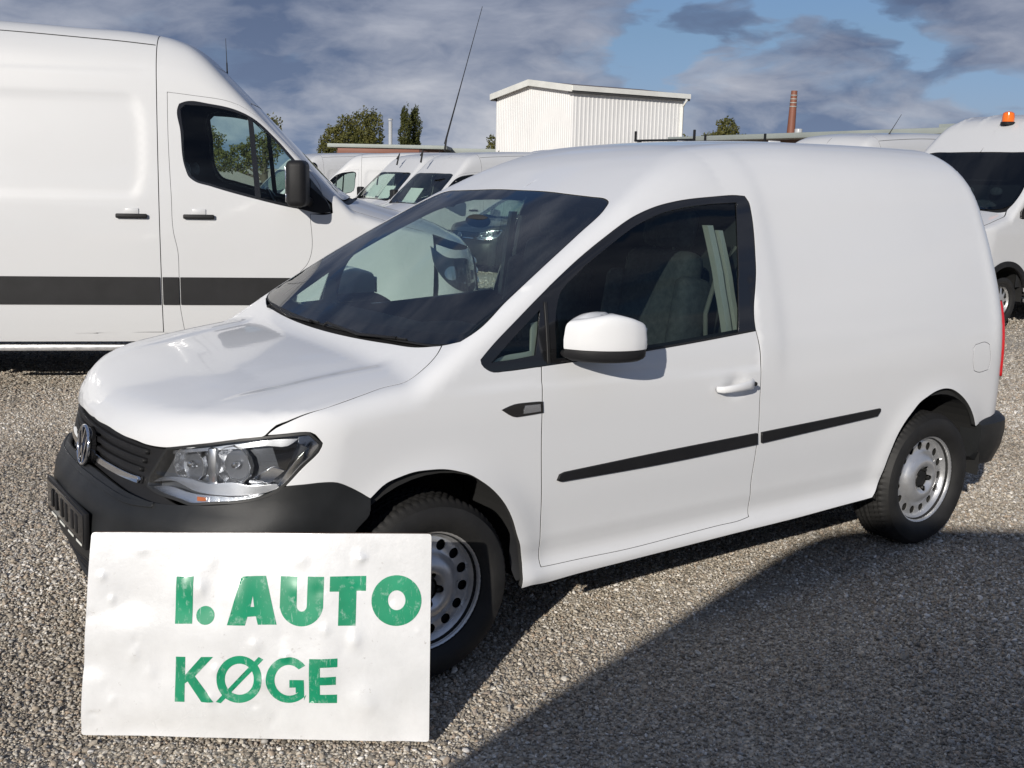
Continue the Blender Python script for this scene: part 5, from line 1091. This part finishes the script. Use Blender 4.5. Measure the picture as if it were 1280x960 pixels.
    letter('G', g0 + [(.673, .122), (.673, .186), (.630, .186), (.630, .162), (.648, .162), (.648, .143)] + g1)
    letter('E', [(.688, .114), (.772, .116), (.772, .142), (.721, .141), (.721, .171), (.768, .172), (.768, .197), (.721, .196), (.721, .225), (.772, .226), (.772, .252), (.688, .250)])

# ================================================================== yard edge: buildings, chimneys, trees
def build_far():
    def sheet(name, color, rough=.6, vary=.12): pbr(name, color, rough, vary=vary, vscale=.6)
    sheet('cladding', (.76, .755, .74), .6, .05); sheet('fascia', (.70, .70, .66)); sheet('roof_sheet', (.16, .13, .12)); sheet('brick_red', (.20, .075, .045)); sheet('roof_grey', (.30, .33, .31)); sheet('gutter', (.05, .05, .05)); sheet('wall_brown', (.11, .06, .04)); sheet('flue', (.40, .41, .42), .35)
    # corrugated gabled hall
    A, Bc, D = [np.array(at(u, d, 0)) for u, d in ((619, 68), (714, 60), (850, 64.5))]; e, ap = 6.12, 6.66; Ee = A + D - Bc
    root = thing('corrugated_hall', 'white corrugated metal hall with a shallow gable roof, standing over the parked vans', 'building', tuple(Bc))
    def wall(P, Q, top, name, pitch=.36, dep=.05):
        d = Q - P; Ln = np.linalg.norm(d); u = d / Ln; n = np.cross(u, [0, 0, 1]); V = []; k = int(Ln / pitch); s = 0.
        xs = []
        for i in range(k):
            for f, o in ((0, 0), (.5, 0), (.62, 1), (.88, 1)): xs.append(((i + f) * pitch, o * dep))
        xs.append((Ln, 0))
        for x, o in xs:
            q = P + u * x + n * o - Bc; V += [(q[0], q[1], 0), (q[0], q[1], top(x / Ln))]
        link(name, mesh(V, [(2 * i, 2 * i + 2, 2 * i + 3, 2 * i + 1) for i in range(len(xs) - 1)], smooth=False), 'cladding', root)
    gab = lambda t: e + (ap - e) * (1 - abs(2 * t - 1))
    wall(A, Bc, gab, 'gable_wall', .22, .022); wall(Bc, D, lambda t: e, 'side_wall', .28, .02); wall(D, Ee, gab, 'gable_wall'); wall(Ee, A, lambda t: e, 'side_wall')
    du = (Bc - A) / np.linalg.norm(Bc - A); dv = (D - Bc) / np.linalg.norm(D - Bc); mid = (A + Bc) / 2
    def slab(p, name, th, mat):   # p: 4 corners, thickness downwards
        V = [tuple(np.array(q) - [Bc[0], Bc[1], 0]) for q in p]; V += [(x, y, z - th) for x, y, z in V]
        bm = bmesh.new(); vv = [bm.verts.new(v) for v in V]; [bm.faces.new([vv[i] for i in f]) for f in ((0, 1, 2, 3), (7, 6, 5, 4), (0, 4, 5, 1), (1, 5, 6, 2), (2, 6, 7, 3), (3, 7, 4, 0))]; return link(name, bm_mesh(bm), mat, root)
    Z = lambda p, z: np.array([p[0], p[1], z]); o = .28; LD = np.linalg.norm(D - Bc); sl = (ap - e) / (np.linalg.norm(Bc - A) / 2)
    m0, m1 = mid - dv * o, mid + dv * (LD + o)
    for P0, sg in ((A, -1), (Bc, 1)):
        q0 = P0 - dv * o + du * sg * o; q1 = P0 + dv * (LD + o) + du * sg * o; ze = e - sl * o + .12
        slab([Z(q0, ze), Z(q1, ze), Z(m1, ap + .12), Z(m0, ap + .12)], 'roof', .08, 'roof_sheet')
        slab([Z(q0 - dv * .06, ze + .06), Z(q0, ze + .06), Z(m0, ap + .18), Z(m0 - dv * .06, ap + .18)], 'verge_board', .34, 'fascia')
        slab([Z(q0 + du * sg * .05, ze + .05), Z(q1 + du * sg * .05, ze + .05), Z(q1, ze + .05), Z(q0, ze + .05)], 'eaves_board', .26, 'fascia')
        slab([Z(q0 - du * sg * .02, ze - .21), Z(q1 - du * sg * .02, ze - .21), Z(q1 - du * sg * .4, ze - .21), Z(q0 - du * sg * .4, ze - .21)], 'eaves_soffit', .12, 'gutter')
    pp = Z(D - dv * .15 + du * .12, 0) - Z(Bc, 0); tube('downpipe', [tuple(pp), (pp[0], pp[1], e - .6), (pp[0] + du[0] * .35, pp[1] + du[1] * .35, e - .2)], .07, 'fascia', root)
    # long low buildings on both sides
    def low(name, label, P, Q, z, depth, wmat, fh=.22, over=.6, rmat='roof_grey', wz=None):
        P, Q = np.array(P), np.array(Q); d = (Q - P); Ln = np.linalg.norm(d[:2]); ang = math.atan2(d[1], d[0]); r = thing(name, label, 'building', (P[0], P[1], 0), ang)
        box('wall', (Ln / 2, depth / 2 + over, (z - fh) / 2), (Ln, depth, z - fh), wmat, r); box('roof', (Ln / 2, depth / 2 + over / 2, z - fh / 2), (Ln + 1, depth + over * 2, fh), rmat, r, bevel=.02)
        k = int(Ln / 5)
        for i in range(k): box('window', ((i + .5) * 5, over - .02, 1.6), (1.8, .08, 1.0), 'gloss_black', r)
        return r
    lb = low('long_building', 'long low brown building with a grey flat roof edge, right of the hall', at(848, 50.5, 0), at(1330, 32.5, 0), 3.40, 9, 'wall_brown', .20, .7)
    v = link('roof_vent', lathe_mesh([(0, .30), (.15, .30), (.16, .27), (.16, 0), (.12, -.2)], 20, 'Z'), 'flue', lb)
    p = at(1016, 47, 0); lp = Matrix.LocRotScale(lb.location, lb.rotation_euler, None).inverted() @ p; v.location = (lp.x, 2.2, 3.4)
    box('roof_step', (np.linalg.norm(np.array(at(1250, 34, 0)) - np.array(at(848, 50.5, 0))), 4, 3.5), (9, 5, .25), 'roof_grey', lb)
    low('flat_roofed_building', 'distant low building with a pale flat roof edge, left of the hall', at(420, 69, 0), at(548, 69, 0), 3.22, 9, 'wall_brown', .22, .3, 'roof_grey')
    low('red_roofed_shed', 'low shed with a rust red roof edge in front of the pale flat roofed building', at(434, 62, 0), at(513, 62, 0), 2.82, 6, 'wall_brown', .32, .3, 'brick_red')
    low('grey_roofed_building', 'distant grey roofed building between the pale flat roof and the white hall', at(520, 74, 0), at(640, 74, 0), 3.18, 8, 'wall_brown', .30, .3, 'roof_grey')
    # brick chimney with pale bands
    p = at(983, 72, 0); ch = thing('brick_chimney', 'tall slim red brick chimney with pale bands near its top', 'chimney', tuple(p))
    link('shaft', lathe_mesh([(.33, 0), (.26, 4.6), (.195, 7.15), (.17, 7.15), (.17, 6.5)], 14, 'Z'), 'brick_red', ch)
    for k in range(4): z = 6.15 + k * .23; link('band', lathe_mesh([(.20, z), (.250 - k * .008, z), (.246 - k * .008, z + .05), (.20, z + .05)], 14, 'Z'), 'roof_grey', ch)
    ch.rotation_euler = (0, R_(1.6), 0)
    p = at(488, 70, 0); fl = thing('steel_flue', 'slim silver flue pipe rising between two trees behind the flat roofs', 'chimney', tuple(p)); link('pipe', lathe_mesh([(.12, 0), (.12, 4.65), (.0, 4.65)], 14, 'Z'), 'flue', fl); link('cap', lathe_mesh([(.0, 4.85), (.15, 4.80), (.15, 4.70), (.0, 4.70)], 14, 'Z'), 'flue', fl)
    # trees
    def leafmat(name, a, b):
        m = bpy.data.materials.new(name); m.use_nodes = True; t = NT(m.node_tree); pos = t.node('ShaderNodeNewGeometry').outputs['Position']
        c = t.mix(t.ramp(t.noise(pos, 1.3, 4), [(.35, 0.), (.65, 1.)]), a, b); r = t.node('ShaderNodeNewGeometry').outputs['Random Per Island']; c = t.mix(t.math('MULTIPLY', r, .5), c, (.13, .12, .03))
        d = t.node('ShaderNodeBsdfPrincipled', {'Base Color': c, 'Roughness': .7, 'Specular IOR Level': .2}); tr = t.node('ShaderNodeBsdfTranslucent', {0: c}); mx = t.node('ShaderNodeMixShader', {0: .3, 1: d.outputs[0], 2: tr.outputs[0]}); t.node('ShaderNodeOutputMaterial', {0: mx.outputs[0]}); MATS[name] = m
    leafmat('leaves_olive', (.085, .095, .032), (.165, .160, .055)); leafmat('leaves_dark', (.045, .060, .022), (.105, .115, .040)); pbr('bark', (.08, .065, .05), .9)
    def tree(label, u, D, base_w, top, clumps, leaf, n, mat, seed):
        rng = np.random.default_rng(seed); p = at(u, D, 0); r = thing('broadleaf_tree', label, 'tree', tuple(p), -YAW, 'trees behind the yard')
        V = []; F = []; br = []
        for cx, cz, rx, rz in clumps:
            for _ in range(int(n * rx * rz)):
                d = rng.normal(size=3); d /= np.linalg.norm(d); q = rng.uniform(.35, 1.) ** .45; lump = 1 + .22 * math.sin(d[0] * 5 + cx) * math.sin(d[2] * 6 + seed) + .12 * math.sin(d[1] * 11 + d[2] * 9)
                c = np.array([cx + d[0] * rx * q * lump, d[1] * rx * .8 * q * lump, cz + d[2] * rz * q * lump]); a, b = rng.normal(size=3), rng.normal(size=3); a /= np.linalg.norm(a); b -= a * (a @ b); b /= np.linalg.norm(b); s = leaf * rng.uniform(.6, 1.3); k = len(V)
                V += [c - a * s, c - b * s * .6, c + a * s, c + b * s * .6]; F.append((k, k + 1, k + 2, k + 3))
            br.append([(0, 0, cz * .45), (cx * .5, 0, cz * .7), (cx, 0, cz)])
        link('crown', mesh(V, F, smooth=False), mat, r); tk = tube('trunk', [(0, 0, 0), (.05, 0, top * .4), (0, 0, top * .75)], [base_w, base_w * .7, base_w * .3], 'bark', r)
        for b in br: tube('limb', b, [base_w * .45, base_w * .3, base_w * .1], 'bark', tk, 6)
    tree('broad bushy olive tree left of the silver flue', 441, 78, .30, 5, [(-1.35, 3.3, .95, 1.4), (-.4, 3.9, 1.0, 1.5), (.7, 4.2, 1.0, 1.5), (1.45, 4.2, .7, 1.5), (.2, 3.0, 1.8, 1.4), (-1.9, 2.7, .6, .9)], .085, 1500, 'leaves_olive', 1)
    tree('slim dark poplar right of the silver flue, taller of two stems', 508, 78, .16, 5, [(-.1, 4.1, .42, 1.75), (-.2, 5.3, .20, .75), (0, 2.8, .5, 1.3)], .07, 3400, 'leaves_dark', 2)
    tree('slim dark poplar right of the silver flue, broader of two stems', 517, 79, .16, 5, [(.05, 4.3, .48, 1.65), (.0, 5.4, .24, .6), (0, 2.9, .5, 1.3)], .07, 3400, 'leaves_dark', 3)
    tree('round dark tree behind the long brown building, beside the hall', 905, 78, .25, 4.5, [(.0, 4.8, .75, .95), (-.9, 4.0, .8, .7), (.9, 3.9, .8, .75), (0, 3.9, 1.2, 1.1), (1.45, 3.8, .4, .4), (-1.5, 3.6, .5, .5)], .085, 2000, 'leaves_olive', 4)
    tree('small bush top just right of the white hall', 853, 76, .12, 3, [(0, 3.9, .45, .55), (.35, 3.6, .35, .4)], .08, 1800, 'leaves_olive', 5)
    tree('small bush top just left of the white hall', 615, 90, .12, 3, [(0, 4.1, .45, .5), (-.1, 3.5, .4, .5)], .08, 1800, 'leaves_olive', 6)
    tree('tree showing behind the cab of the near tall van', 330, 70, .25, 4.5, [(-1.6, 2.2, 1.0, .9), (-.4, 2.6, 1.0, 1.1), (.6, 3.5, .6, 1.4), (-3.0, 2.0, 1.0, .8)], .085, 1500, 'leaves_olive', 7)
    tree('low tree far left behind the near tall van', 250, 75, .25, 4.5, [(-1.0, 2.8, 1.2, 1.2), (.6, 3.0, 1.1, 1.1)], .085, 1500, 'leaves_olive', 8)
hero = build_small_van()
build_fleet(hero)
build_sign()
build_far()
